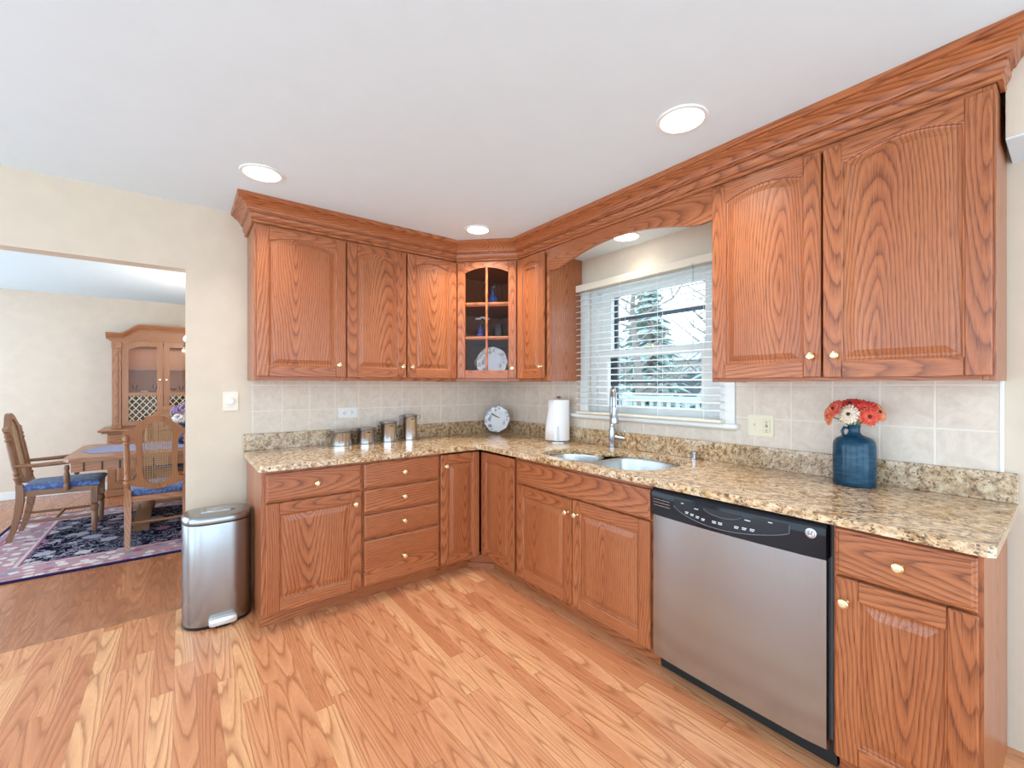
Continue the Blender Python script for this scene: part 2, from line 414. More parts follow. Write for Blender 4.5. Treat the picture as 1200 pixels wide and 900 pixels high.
# tiled backsplashes
g = G(); g.box(-1.992, 0, -.008, 0, .97, 1.335); struct('wall_tile_back', g, TILE_A)
g = G(); g.plate([(.0, .97), (3.072, .97), (3.072, 1.335), (2.132, 1.335), (2.132, 1.045), (.98, 1.045), (.98, 1.335), (0, 1.335)], [], -.008, 0)
o = g.build('wall_tile_right', TILE_B, None, MB); o['kind'] = 'structure'
g = G(); g.box(3.066, 3.079, -.0105, 0, .97, 1.335, c=.003); o = g.build('trim_3', WHITE, None, MB); o['kind'] = 'structure'

# window
w1 = bpy.data.objects.new('window_1', None); COL.objects.link(w1); w1['kind'] = 'structure'; w1['_w'] = (0, 0, 0)
w1['label'] = 'white double-hung window above the sink'
g = G()
g.plate([(WS0 - .075, WZ0 - .02), (WS1 + .08, WZ0 - .02), (WS1 + .08, WZ1 + .035), (WS0 - .075, WZ1 + .035)], [[(WS0, WZ0), (WS1, WZ0), (WS1, WZ1), (WS0, WZ1)]], -.018, 0)
g.build('window_casing', WHITE, w1, MB)
g = G(); g.box(.93, 2.155, -.045, .10, 1.058, 1.085, c=.006); g.build('window_sill', WHITE, w1, MB)
g = G(); g.plate([(WS0, WZ0), (WS1, WZ0), (WS1, WZ1), (WS0, WZ1)], [[(WS0 + .05, WZ0 + .012), (WS1 - .05, WZ0 + .012), (WS1 - .05, WZ1 - .03), (WS0 + .05, WZ1 - .03)]], .02, .14)
g.build('window_frame', WHITE, w1, MB)
for (z0, z1, y, nm) in ((1.097, 1.528, .035, 'lower_sash'), (1.486, 1.955, .075, 'upper_sash')):
    g = G(); a, b = WS0 + .05, WS1 - .05
    g.plate([(a, z0), (b, z0), (b, z1), (a, z1)], [[(a + .085, z0 + .05), (b - .085, z0 + .05), (b - .085, z1 - .043), (a + .085, z1 - .043)]], y, y + .035)
    sh = g.build(nm, WHITE, w1, MB)
    g = G(); g.box(a + .08, b - .08, y + .015, y + .019, z0 + .045, z1 - .04); g.build('pane', PANE, sh, MB)
g = G(); g.box(1.54, 1.60, .02, .035, 1.528, 1.54, c=.003); g.tube([(1.57, .025, 1.54), (1.60, .02, 1.547)], .006); g.build('sash_lock', BRASS, w1, MB)
g = G(); DARKF = plain('dark_storm_frame', (.10, .13, .17), .4, .3)
g.plate([(WS0 + .05, 1.09), (WS1 - .05, 1.09), (WS1 - .05, 1.96), (WS0 + .05, 1.96)], [[(WS0 + .155, 1.135), (WS1 - .10, 1.135), (WS1 - .10, 1.305), (WS0 + .155, 1.305)], [(WS0 + .155, 1.33), (WS1 - .10, 1.33), (WS1 - .10, 1.745), (WS0 + .155, 1.745)], [(WS0 + .155, 1.768), (WS1 - .10, 1.768), (WS1 - .10, 1.93), (WS0 + .155, 1.93)]], .122, .138)
g.build('storm_frame', DARKF, w1, MB)

# ------------------------------------------------------------------ wood pieces for the cabinets
CH = .004
def make_door(parent, M, s0, s1, z0, z1, yf, arch=0.0, knob=None, st=.062, glassy=False):
    g = G(); t = .022; yb = yf + t
    o0, o1, b0 = s0 + st, s1 - st, z0 + st
    tz = z1 - (.062 if not arch else .040 + arch)
    g.box(s0, o0, yf, yb, z0, z1, 0, 'z', CH); g.box(o1, s1, yf, yb, z0, z1, 0, 'z', CH)
    g.box(o0, o1, yf, yb, z0, b0, 0, 'x', CH * .5)
    if arch:
        n = 12; top = [(o1 + (o0 - o1) * i / n, tz + arch * (1 - (2 * i / n - 1) ** 2)) for i in range(n + 1)]
        g.plate([(o0, z1 - .001)] + top[::-1] + [(o1, z1 - .001)], [], yf + .0005, yb, 'xz', 0, 'x')
    else:
        top = [(o1, tz), (o0, tz)]
        g.box(o0, o1, yf, yb, tz, z1, 0, 'x', CH * .5)
    op = [(o0, b0), (o1, b0)] + top
    if not glassy:
        rings = []
        for d, dy in ((-.002, .0015), (.003, .003), (.006, .009), (.010, .010), (.016, .0095), (.040, .0025), (.043, .0025)):
            rings.append([(p[0], yf + dy, p[1]) for p in inset(op, d)])
        n = len(op)
        vs = [p for r in rings for p in r]; fs = []
        for k in range(len(rings) - 1):
            for i in range(n): fs.append((k * n + i, k * n + (i + 1) % n, (k + 1) * n + (i + 1) % n, (k + 1) * n + i))
        fs.append([(len(rings) - 1) * n + i for i in range(n)])
        g.add(vs, fs, 0, 'z')
        g.box(o0 - .01, o1 + .01, yb - .004, yb, b0 - .01, tz + .002, 0, 'z')
    d = g.build('door', OAK, parent, M)
    if glassy: return d, op
    if knob: make_knob(d, M, knob[0], knob[1], yf)
    return d
def make_knob(parent, M, s, z, yf):
    g = G(); g.lathe([(.010, 0), (.008, -.003), (.0055, -.008), (.0055, -.012), (.012, -.017), (.0155, -.022), (.0150, -.026), (.011, -.0285)], (s, yf, z), 18, 0, 'y')
    g.lathe([(.0105, -.0285), (.0095, -.0305), (.004, -.0312)], (s, yf, z), 18, 1, 'y')
    return g.build('knob', [BRASS, BRASS_I], parent, M)
def make_drawer(parent, M, s0, s1, z0, z1, yf, knob=True, name='drawer'):
    g = G(); yb = yf + .022
    rings = []
    for d, dy in ((0, .022), (0, .007), (.003, .004), (.008, .003), (.012, 0.0), (.016, 0)):
        rings.append([(p[0], yf + dy, p[1]) for p in inset([(s0, z0), (s1, z0), (s1, z1), (s0, z1)], d)])
    vs = [p for r in rings for p in r]; fs = []
    for k in range(len(rings) - 1):
        for i in range(4): fs.append((k * 4 + i, k * 4 + (i + 1) % 4, (k + 1) * 4 + (i + 1) % 4, (k + 1) * 4 + i))
    fs.append([(len(rings) - 1) * 4 + i for i in range(4)]); fs.append([3, 2, 1, 0])
    g.add(vs, fs, 0, 'x')
    o = g.build(name, OAK, parent, M)
    if knob: make_knob(o, M, (s0 + s1) / 2, (z0 + z1) / 2, yf)
    return o
FB = D - .022      # face-frame plane of the base cabinets
TOP = .843
def base_carcass(parent, M, s0, s1, left_end=False, right_end=False):
    g = G()
    g.plate([(-FB + .02, .085), (-FB + .02, TOP), (-.02, TOP), (-.02, 0), (-.57, 0), (-.57, .085)], [], s0, s0 + .018, 'yz', 0, 'z')
    g.plate([(-FB + .02, .085), (-FB + .02, TOP), (-.02, TOP), (-.02, 0), (-.57, 0), (-.57, .085)], [], s1 - .018, s1, 'yz', 0, 'z')
    g.box(s0 + .018, s1 - .018, -FB + .02, -.02, .085, .10, 0, 'x'); g.box(s0 + .018, s1 - .018, -.03, -.02, .10, TOP, 0, 'x')
    o = g.build('carcass', OAK, parent, M)
    g = G()
    for a, b in ((s0, s0 + .028), (s1 - .028, s1)): g.box(a, b, -FB, -FB + .02, .085, TOP, 0, 'z')
    g.box(s0 + .028, s1 - .028, -FB, -FB + .02, TOP - .025, TOP, 0, 'x'); g.box(s0 + .028, s1 - .028, -FB, -FB + .02, .085, .11, 0, 'x')
    g.box(s0 + .028, s1 - .028, -FB, -FB + .02, .66, .69, 0, 'x')
    g.build('face_frame', OAK, parent, M)
    g = G(); g.box(s0, s1, -.588, -.57, 0.0, .085, 0, 'x'); g.build('toe_kick', OAK, parent, M)

# --- base cabinets on the back wall
t = thing('base_cabinet', 'oak base cabinet with one drawer over one door, beside the steel trash can', 'cabinet', (-1.75, -.6, 0), 'oak base cabinets')
base_carcass(t, MA, -2.012, -1.4935)
make_drawer(t, MA, -1.993, -1.500, .676, .823, -D); make_door(t, MA, -1.993, -1.500, .092, .668, -D, 0, (-1.538, .598))
t = thing('base_cabinet', 'oak base cabinet with a stack of four drawers, below the steel canisters', 'cabinet', (-1.24, -.6, 0), 'oak base cabinets')
base_carcass(t, MA, -1.4925, -.9825)
g = G()
for z in (.672, .524, .3725): g.box(-1.4645, -1.0105, -FB - .0005, -FB + .0195, z - .03, z + .03, 0, 'x')
g.build('drawer_rail', OAK, t)
for z0, z1 in ((.678, .823), (.532, .665), (.380, .516), (.096, .365)): make_drawer(t, MA, -1.485, -.990, z0, z1, -D)
# --- corner cabinet with a folding two-leaf door
t = thing('corner_base_cabinet', 'oak corner base cabinet with two narrow doors meeting at the inside corner', 'cabinet', (-.6, -.6, 0), 'oak base cabinets')
g = G(); g.plate([(-.9815, -.02), (-.9815, -FB + .02), (-FB + .02, -FB + .02), (-FB + .02, -1.061), (-.02, -1.061), (-.02, -.02)], [], .085, .10, 'xy', 0, 'x')
g.box(-.9815, -.9635, -FB + .02, -.02, .1, TOP, 0, 'z'); g.box(-FB + .02, -.02, -1.061, -1.043, .1, TOP, 0, 'z')
g.box(-.96, -.02, -.03, -.02, .1, TOP, 0, 'x'); g.box(-.03, -.02, -1.04, -.03, .1, TOP, 0, 'y'); g.build('carcass', OAK, t)
g = G(); g.box(-.9815, -.96, -FB, -FB + .02, .085, TOP, 0, 'z'); g.box(-FB, -FB + .02, -1.061, -1.045, .085, TOP, 0, 'z')
g.box(-.96, -FB, -FB, -FB + .02, TOP - .012, TOP, 0, 'x'); g.box(-FB, -FB + .02, -1.045, -FB, TOP - .012, TOP, 0, 'y'); g.build('face_frame', OAK, t)
g = G(); g.box(-.9815, -.70, -.588, -.57, 0, .085, 0, 'x'); g.box(-.588, -.57, -1.061, -.70, 0, .085, 0, 'y')
g.plate([(-.705, -.588), (-.588, -.705), (-.57, -.69), (-.69, -.57)], [], 0, .085, 'xy', 0, 'x'); g.plate([(-.725, -.588), (-.588, -.725), (-.57, -.70), (-.70, -.57)], [], 0, .03, 'xy', 0, 'x'); g.build('toe_kick', OAK, t)
make_door(t, MA, -.978, -.676, .088, .826, -D, 0, (-.945, .75), st=.055)
make_door(t, MB, .671, 1.052, .094, .822, -D, 0, None, st=.058)
# --- sink cabinet
t = thing('sink_base_cabinet', 'oak sink base cabinet with a long false drawer front over two doors', 'cabinet', (1.56, -.6, 0), 'oak base cabinets', MB)
base_carcass(t, MB, 1.0620, 2.066)
make_drawer(t, MB, 1.078, 2.059, .680, .818, -D, False, 'false_front')
make_door(t, MB, 1.078, 1.564, .093, .668, -D, 0, (1.535, .596)); make_door(t, MB, 1.569, 2.059, .092, .672, -D, 0, (1.605, .598))
# --- end cabinet
t = thing('base_cabinet', 'oak base cabinet with drawer over door, at the open end beyond the dishwasher', 'cabinet', (2.92, -.6, 0), 'oak base cabinets', MB)
base_carcass(t, MB, 2.7515, 3.087)
make_drawer(t, MB, 2.759, 3.077, .682, .829, -D); make_door(t, MB, 2.759, 3.079, .092, .674, -D, 0, (2.787, .600))

# ------------------------------------------------------------------ dishwasher
t = thing('dishwasher', 'stainless steel dishwasher with black control panel, between sink cabinet and end cabinet', 'dishwasher', (2.407, -.6, 0), None, MB)
d0, d1 = 2.0715, 2.7465
g = G(); g.box(d0 + .006, d1 - .006, -.615, -.03, .101, .838); g.build('tub', GREYP, t, MB)
g = G(); g.box(d0 + .001, d1 - .002, -.592, -.57, .002, .100); g.build('kick_plate', BLACKM, t, MB)
g = G(); n = 10
def dwf(i): return -D - .006 * (1 - (2 * i / n - 1) ** 2)
rings = [[(d0 + .004 + (d1 - .016 - d0) * i / n, dwf(i) + (.010 if k in (0, 3) else 0) + (.0 if 0 < i < n else .006), z) for i in range(n + 1)] for k, z in enumerate((.083, .091, .713, .716))]
rings = rings + [[(p[0], -.615, p[2]) for p in rings[3]]]
rings = [[(p[0], -.615, p[2]) for p in rings[0]]] + rings
g.loft([r[:] + [(r[-1][0], -.615, r[-1][2]), (r[0][0], -.615, r[0][2])] for r in rings[1:5]], 0, None, True)
door = g.build('door', STEELD, t, MB)
g = G(); cz0, cz1 = .7165, .834
def cpt(i, z):
    u = i / 16; bul = .018 * (1 - (2 * u - 1) ** 2); k = (z - cz0) / (cz1 - cz0)
    return (d0 + .003 + (d1 - .013 - d0) * u, -D - .004 - bul * (1 - .35 * k) + .012 * max(0, k - .85) / .15 * .8, z)
zs = [cz0, cz0 + .004, .74, .765, .79, .812, .823, .830, cz1]
g.loft([[cpt(i, z) for i in range(17)] + [(d1 - .010, -.60, z), (d0 + .003, -.60, z)] for z in zs], 0)
cp = g.build('control_panel', BLACKP, t, MB)
def onp(s, z, off=.0012):
    u = (s - d0 - .003) / (d1 - .013 - d0) * 16; x, y, zz = cpt(u, z); return (s, y - off, z)
# handle recess, touch strip, printed marks, badge
g = G()
lo = [(2.19 + .44 * i / 24, .778 - .046 * sin(pi * (i / 24) ** .85) ** .8) for i in range(25)]
hi = [(2.19 + .44 * i / 24, .808) for i in range(25)]
rows = []
for k in range(5): rows.append([onp(a[0], a[1] + (b[1] - a[1]) * k / 4) for a, b in zip(lo, hi)])
vs = [p for r in rows for p in r]
g.add(vs, [(k * 25 + i, k * 25 + i + 1, (k + 1) * 25 + i + 1, (k + 1) * 25 + i) for k in range(4) for i in range(24)], 0, None, True)
g.build('touch_strip', plain('glossy_touch_strip', (.022, .025, .032), .06, spec=.3), cp, MB)
g = G(); e = [onp(p[0], p[1] - .001, .0020) for p in lo]; g.tube(e, .0012, 6); g.tube([onp(2.632, .778 + .03 * k / 4, .002) for k in range(5)], .0010, 6)
g.build('strip_edge', plain('grey_edge_line', (.20, .21, .23), .3), cp, MB)
g = G(); hp = [(2.325 + .15 * i / 16, .797 - .019 * sin(pi * i / 16) ** .6) for i in range(17)]
rw = [[onp(p[0], p[1] + (.801 - p[1]) * k / 3, .003) for p in hp] for k in range(4)]
g.add([p for r in rw for p in r], [(k * 17 + i, k * 17 + i + 1, (k + 1) * 17 + i + 1, (k + 1) * 17 + i) for k in range(3) for i in range(16)], 0, None, True)
g.tube([onp(p[0], p[1], .004) for p in hp], .0022, 6, 1)
g.build('handle_recess', [BLACKM, plain('grey_handle_lip', (.10, .105, .115), .25)], cp, MB)
g = G()
def dash(s, z, w, h=.0032):
    k = [onp(s + w * i / 3, z, .0024) for i in range(4)]; q = [onp(s + w * i / 3, z + h, .0024) for i in range(4)]
    g.add(k + q, [(i, i + 1, i + 5, i + 4) for i in range(3)])
for s, z, w in ((2.225, .795, .012), (2.285, .786, .018), (2.485, .789, .020), (2.565, .800, .014), (2.205, .762, .0)):
    if w: dash(s, z, w)
for j in range(4): dash(2.245 + j * .024, .764 - j * .0035, .015); dash(2.245 + j * .024, .759 - j * .0035, .013, .0028)
for j in range(2): dash(2.362 + j * .024, .755, .016); dash(2.362 + j * .024, .7495, .016, .003)
for j in range(3): dash(2.448 + j * .028, .7565 + j * .002, .017); dash(2.448 + j * .028, .751 + j * .002, .014, .003)
o = g.build('legend_print', PRINT, cp, MB); o['kind'] = 'stuff'
g = G()
for k in range(3): g.tube([onp(2.085 + .085 * i / 6, .786 - .0125 * k + .0 * i, .001) for i in range(7)], .0013, 6)
g.build('vent_lines', plain('silver_line', (.6, .62, .65), .25, .8), cp, MB)
b0 = onp(2.695, .796, 0)
g = G(); g.lathe([(.0165, .002), (.0165, -.003), (.014, -.0045)], b0, 28, 0, 'y'); g.lathe([(.0125, -.0045), (.0125, -.0049)], b0, 28, 1, 'y')
g.lathe([(.0112, -.0049), (.0112, -.0052)], b0, 28, 0, 'y')
def stroke(pts): g.tube([(b0[0] + p[0], b0[1] - .0058, b0[2] + p[1]) for p in pts], .0011, 6, 1)
stroke([(-.0015, .0052), (-.004, .0062), (-.0068, .003), (-.0068, -.002), (-.0045, -.0055), (-.0018, -.0035), (-.0012, .0), (-.0038, -.0005)])
stroke([(.0062, .0052), (.0036, .006), (.0022, .0035), (.0046, .0008), (.0018, -.002), (.0032, -.0055), (.0066, -.004)])
g.build('round_badge', [plain('silver_badge', (.75, .76, .78), .25, .7), BLACKP], cp, MB)

# ------------------------------------------------------------------ worktop, sink, faucet
def wpt(x, s): return (x, -s)
def smooth_loop(pts, n=5):
    out = []; N = len(pts)
    for i in range(N):
        p0, p1, p2, p3 = [Vector(pts[(i + k - 1) % N]) for k in range(4)]
        for k in range(n):
            u = k / n
            q = .5 * ((2 * p1) + (p2 - p0) * u + (2 * p0 - 5 * p1 + 4 * p2 - p3) * u * u + (3 * p1 - p0 - 3 * p2 + p3) * u ** 3); out.append((q.x, q.y))
    return out
CUT = smooth_loop([wpt(*p) for p in [(-.608, 1.30), (-.612, 1.50), (-.612, 1.78), (-.595, 1.90), (-.50, 1.972), (-.36, 1.99), (-.23, 1.975), (-.15, 1.915), (-.115, 1.80), (-.112, 1.66), (-.135, 1.54), (-.18, 1.47), (-.235, 1.42), (-.262, 1.34), (-.30, 1.24), (-.38, 1.185), (-.47, 1.18), (-.56, 1.215)]])
XC = -2.031; SE = 3.112; CD = .6905
outline = [(XC, -.001), (XC, -CD + .015), (XC + .015, -CD), (-CD - .03, -CD)] + [(-CD - .03 + .03 * sin(a), -CD - .03 + .03 * cos(a)) for a in [pi / 8 * k for k in range(1, 4)]] + [(-CD, -CD - .03), (-CD, -SE + .015), (-CD + .015, -SE), (-.001, -SE), (-.001, -.001)]
t = thing('granite_worktop', 'L-shaped speckled brown granite worktop with a low upstand along both walls', 'worktop', (-.35, -1.0, TOP))
g = G(); 
g.plate(outline, [CUT], TOP, CT - .004, 'xy'); 
g.plate(inset(outline, .003), [inset(CUT[::-1], -.003)[::-1] if False else CUT], CT - .004, CT, 'xy')
g.build('slab', GRAN_SHEEN, t)
g = G(); g.box(XC, -.0215, -.0215, -.0085, CT, .979, 0, None, .002); g.box(-.0215, -.0085, -SE, -.0085, CT, .979, 0, None, .002); g.build('upstand', GRAN, t)

t = thing('double_bowl_sink', 'undermounted stainless steel double bowl sink below the window', 'sink', (-.36, -1.56, TOP - .2))
def bowl(loop, depth, nm):
    g = G(); rings = []
    c = Vector((sum(p[0] for p in loop) / len(loop), sum(p[1] for p in loop) / len(loop)))
    def sc(k, z): return [(c.x + (p[0] - c.x) * k, c.y + (p[1] - c.y) * k, z) for p in loop]
    zt = TOP - .001
    rings = [sc(1.05, zt), sc(1.0, zt), sc(.985, zt - .01), sc(.95, zt - depth + .03), sc(.90, zt - depth + .008), sc(.80, zt - depth), sc(.15, zt - depth - .004)]
    g.loft(rings, 0, None, True, (False, True)); o = g.build(nm, STEEL, t)
    g = G(); g.lathe([(.05, .003), (.048, .006), (.03, .004), (.028, -.002)], (c.x, c.y, zt - depth - .003), 24, 0); g.build('drain', CHROME, o); return o
LB = smooth_loop([wpt(*p) for p in [(-.59, 1.28), (-.60, 1.38), (-.585, 1.475), (-.46, 1.49), (-.34, 1.475), (-.262, 1.43), (-.262, 1.34), (-.30, 1.25), (-.38, 1.20), (-.47, 1.195), (-.55, 1.22)]])
RB = smooth_loop([wpt(*p) for p in [(-.60, 1.53), (-.605, 1.70), (-.60, 1.86), (-.54, 1.94), (-.42, 1.977), (-.28, 1.978), (-.18, 1.935), (-.128, 1.84), (-.118, 1.70), (-.14, 1.58), (-.20, 1.52), (-.34, 1.51), (-.50, 1.51)]])
bowl(LB, .17, 'small_bowl'); bowl(RB, .19, 'large_bowl')

fx, fs = -.064, 1.345
t = thing('faucet', 'brushed nickel pull-down faucet standing behind the sink', 'faucet', (fx, -fs, CT))
FM = Matrix.Translation((fx, -fs, CT)) @ Matrix.Rotation(radians(180 + 46), 4, 'Z')      # local x: the way the spout points
g = G(); g.lathe([(.027, 0), (.027, .006), (.021, .010), (.022, .05), (.0235, .09), (.021, .125), (.0165, .14), (.0165, .150), (.0145, .153)], (0, 0, 0), 24); g.build('body', CHROME, t, FM)
g = G(); pts = [(0, 0, .14), (0, 0, .20), (0, 0, .27)] + [(.058 - .058 * cos(a), 0, .335 + .058 * sin(a) * 1.05 - .0) for a in [pi * k / 10 for k in range(0, 11)]] + [(.119, 0, .31), (.121, 0, .285)]
g.tube(pts, .0165, 16); g.build('spout', CHROME, t, FM)
g = G(); g.tube([(.121, 0, .285), (.122, 0, .270), (.123, 0, .255), (.126, 0, .215), (.128, 0, .185), (.128, 0, .172)], [.0175, .0195, .0175, .024, .028, .026], 18); g.build('spray_head', CHROME, t, FM)
HM = Matrix.Translation((fx, -fs, CT)) @ Matrix.Rotation(radians(-52), 4, 'Z')
g = G(); g.tube([(.015, 0, .075), (.05, 0, .068), (.08, 0, .066)], [.016, .0155, .0135], 16); g.tube([(.076, 0, .066), (.082, 0, .09), (.084, 0, .125)], [.007, .005, .0045], 10); g.build('lever', CHROME, t, HM)
t = tag(recentre(G().lathe([(.021, 0), (.021, .004), (.0165, .006), (.0165, .030), (.0185, .032), (.0185, .044), (.014, .047)], (-.062, -1.925, CT), 20).build('air_gap_cap', CHROME)), 'small round chrome air gap cap right of the sink', 'air gap cap')

# ------------------------------------------------------------------ wall cabinets
UF = UD - .022; UZ0, UZ1 = 1.320, 2.235
def wall_carcass(parent, M, s0, s1, z0=UZ0, openf=False):
    g = G()
    g.box(s0, s0 + .016, -UF + .02, -.009, z0, UZ1, 0, 'z'); g.box(s1 - .016, s1, -UF + .02, -.009, z0, UZ1, 0, 'z')
    g.box(s0 + .016, s1 - .016, -UF + .02, -.009, z0 + .012, z0 + .028, 0, 'x'); g.box(s0 + .016, s1 - .016, -UF + .02, -.009, UZ1 - .016, UZ1, 0, 'x')
    g.box(s0 + .016, s1 - .016, -.02, -.009, z0 + .028, UZ1 - .016, 0, 'z')
    g.build('carcass', OAK, parent, M)
    g = G()
    for a, b in ((s0, s0 + .03), (s1 - .03, s1)): g.box(a, b, -UF, -UF + .02, z0, UZ1, 0, 'z', .0015)
    g.box(s0 + .03, s1 - .03, -UF, -UF + .02, z0, z0 + .04, 0, 'x'); g.box(s0 + .03, s1 - .03, -UF, -UF + .02, UZ1 - .03, UZ1, 0, 'x')
    g.build('face_frame', OAK, parent, M)
AR = .036
t = thing('wall_cabinet', 'oak wall cabinet with a single wide arched door, nearest the dining room opening', 'cabinet', (-1.75, -.17, UZ0), 'oak wall cabinets')
wall_carcass(t, MA, -2.008, -1.4925); make_door(t, MA, -1.996, -1.4965, 1.343, 2.221, -UD, AR, (-1.543, 1.420))
t = thing('wall_cabinet', 'oak wall cabinet with a pair of arched doors, above the steel canisters', 'cabinet', (-1.08, -.17, UZ0), 'oak wall cabinets')
wall_carcass(t, MA, -1.4915, -.6690); make_door(t, MA, -1.4865, -1.0815, 1.343, 2.221, -UD, AR, (-1.113, 1.420)); make_door(t, MA, -1.0725, -.675, 1.343, 2.224, -UD, AR, (-1.043, 1.420))
t = thing('wall_cabinet', 'narrow oak wall cabinet with one slim arched door, left of the window', 'cabinet', (.84, -.17, UZ0), 'oak wall cabinets', MB)
wall_carcass(t, MB, .6690, 1.014); make_door(t, MB, .681, .979, 1.341, 2.226, -UD, AR * .8, (.952, 1.422), st=.055)
t = thing('wall_cabinet', 'largest oak wall cabinet with two broad arched doors, above the blue vase', 'cabinet', (2.63, -.17, UZ0), 'oak wall cabinets', MB)
wall_carcass(t, MB, 2.172, 3.085, 1.306); make_door(t, MB, 2.181, 2.622, 1.322, 2.214, -UD, AR, (2.592, 1.405)); make_door(t, MB, 2.629, 3.078, 1.320, 2.214, -UD, AR, (2.672, 1.405))
# corner display cabinet
t = thing('corner_display_cabinet', 'diagonal oak corner wall cabinet with a six-pane glass door', 'cabinet', (-.4, -.4, UZ0), 'oak wall cabinets')
pen = [(-.668, -.0085), (-.668, -UF), (-UF, -.668), (-.0085, -.668), (-.0085, -.0085)]
g = G(); g.plate(pen, [], UZ0, UZ0 + .03, 'xy', 0, 'x'); g.plate(pen, [], UZ1 - .02, UZ1, 'xy', 0, 'x')
g.box(-.668, -.655, -UF, -.0085, UZ0 + .03, UZ1 - .02, 0, 'z'); g.box(-UF, -.0085, -.668, -.655, UZ0 + .03, UZ1 - .02, 0, 'z')
g.box(-.655, -.0085, -.018, -.0085, UZ0 + .03, UZ1 - .02, 0, 'z'); g.box(-.018, -.0085, -.655, -.018, UZ0 + .03, UZ1 - .02, 0, 'z')
g.build('carcass', OAK, t)
sh = [(-.653, -.02), (-.653, -UF - .0), (-UF - .02, -.635), (-.02, -.653), (-.02, -.02)]
for z in (1.640, 1.895):
    g = G(); g.plate(sh, [], z, z + .014, 'xy', 0, 'x'); g.build('shelf', OAK, t)
LD = (D - UF) * sqrt(2)
g = G()
g.box(.0, .016, 0, .018, UZ0, UZ1, 0, 'z'); g.box(LD - .016, LD, 0, .018, UZ0, UZ1, 0, 'z'); g.box(.016, LD - .016, 0, .018, UZ0, UZ0 + .035, 0, 'x'); g.box(.016, LD - .016, 0, .018, UZ1 - .02, UZ1, 0, 'x')
g.build('face_frame', OAK, t, MDG)
da, db = .012, LD - .012
dr, op = make_door(t, MDG, da, db, 1.343, 2.224, -.022, AR * 1.1, None, .062, True)
mc = (da + db) / 2
g = G(); g.box(mc - .009, mc + .009, -.020, -.006, 1.405, 2.184, 0, 'z', .003); g.build('muntin', OAK, dr, MDG)
for z in (1.652, 1.910):
    g = G(); g.box(da + .062, db - .062, -.0195, -.007, z - .009, z + .009, 0, 'x', .003); g.build('muntin', OAK, dr, MDG)
g = G(); g.plate([(p[0], p[1]) for p in inset(op, -.006)], [], -.006, -.003, 'xz'); g.build('pane', TINT, dr, MDG)
make_knob(dr, MDG, db - .03, 1.418, -.022)

# crown moulding, mitred round the run, and the arched valance
prof = [(0, 2.2355), (.011, 2.2355), (.014, 2.239), (.014, 2.247), (.008, 2.249), (.008, 2.252), (.014, 2.256), (.021, 2.268), (.024, 2.280), (.024, 2.284), (.017, 2.286), (.017, 2.290), (.026, 2.293), (.026, 2.299), (.034, 2.301), (.036, 2.308), (.044, 2.322), (.058, 2.336), (.070, 2.343), (.070, 2.349), (.080, 2.352), (.086, 2.360), (.086, 2.3755), (0, 2.3755)]
t = thing('crown_moulding', 'stepped oak crown moulding along the tops of the wall cabinets', 'moulding', (-1, -1, 2.2355))
path = [(-2.010, -.001), (-2.010, -UF), (-.6675, -UF), (-UF, -.6675), (-UF, -3.087), (-.241, -3.087)]
def crown_seg(i, grain):
    # build the whole mitred sweep once and keep the segment between joints i and i+1
    g0 = G(); g0.sweep(prof, path); n = len(prof)
    a = [tuple(p) for p in g0.v[i * n:(i + 1) * n]]; b = [tuple(p) for p in g0.v[(i + 1) * n:(i + 2) * n]]
    g = G()
    bands = [(0, 6), (5, 12), (11, 16), (15, 20), (19, 24)]
    for lo_, hi_ in bands:
        k = hi_ - lo_; vs = a[lo_:hi_] + b[lo_:hi_]
        g.add(vs, [(j, j + 1, k + j + 1, k + j) for j in range(k - 1)], 0, grain)
    g.add([a[-1], a[0], b[0], b[-1]], [(0, 1, 2, 3)], 0, grain)
    g.add(a, [list(range(n))], 0, grain); g.add(b, [list(range(n))[::-1]], 0, grain)
    g.build('crown_length', OAK, t)
for i, gr in enumerate('yxxyx'): crown_seg(i, gr)
t = thing('window_valance', 'oak valance with a curved lower edge bridging the cabinets over the window', 'valance', (1.6, -UF, 2.09), None, MB)
lo = [(1.0145, 2.085), (1.07, 2.080), (1.13, 2.088)] + [(1.13 + .92 * i / 16, 2.088 + .075 * sin(pi * i / 16) ** .9) for i in range(1, 16)] + [(2.05, 2.088), (2.11, 2.080), (2.1715, 2.085)]
g = G(); g.plate(lo + [(2.1715, 2.235), (1.0145, 2.235)], [], -UF, -UF + .02, 'xz', 0, 'x'); g.build('valance_board', OAK, t, MB)
g = G(); g.box(1.0145, 2.1715, -UF + .0205, -.001, 2.205, 2.235); o = g.build('trim_4', CEILP, None, MB); o['kind'] = 'structure'

# ------------------------------------------------------------------ ceiling lamps
def lamp(x, y, z, r, label, watts):
    t = thing('recessed_light', label, 'ceiling light', (x, y, z), 'recessed ceiling lights')
    g = G(); g.lathe([(r + .014, -.0005), (r + .012, -.006), (r, -.007), (r - .002, -.003)], (x, y, z), 40, 0, 'z', None, (False, False)); g.build('trim_ring', WHITE, t)
    g = G(); g.lathe([(r, -.0035), (r * .6, -.0045), (.002, -.005)], (x, y, z), 40, 0, 'z'); g.build('lens', LENS, t)
    L = bpy.data.lights.new('lamp_glow', 'AREA'); L.shape = 'DISK'; L.size = r * 1.9; L.energy = watts; L.color = LAMP_C; L.spread = radians(125)
    lo = bpy.data.objects.new('lamp_glow', L); COL.objects.link(lo); lo.parent = t; lo.location = (0, 0, -.012)
lamp(-2.015, -.692, CE, .085, 'round recessed ceiling light nearest the dining room wall', LAMP_W * .6)
lamp(-.723, -2.253, CE, .085, 'round recessed ceiling light before the two broad arched cabinet doors', LAMP_W * .8)
lamp(-.704, -.690, CE, .075, 'round recessed ceiling light in front of the glass corner cabinet', LAMP_W * 1.3)
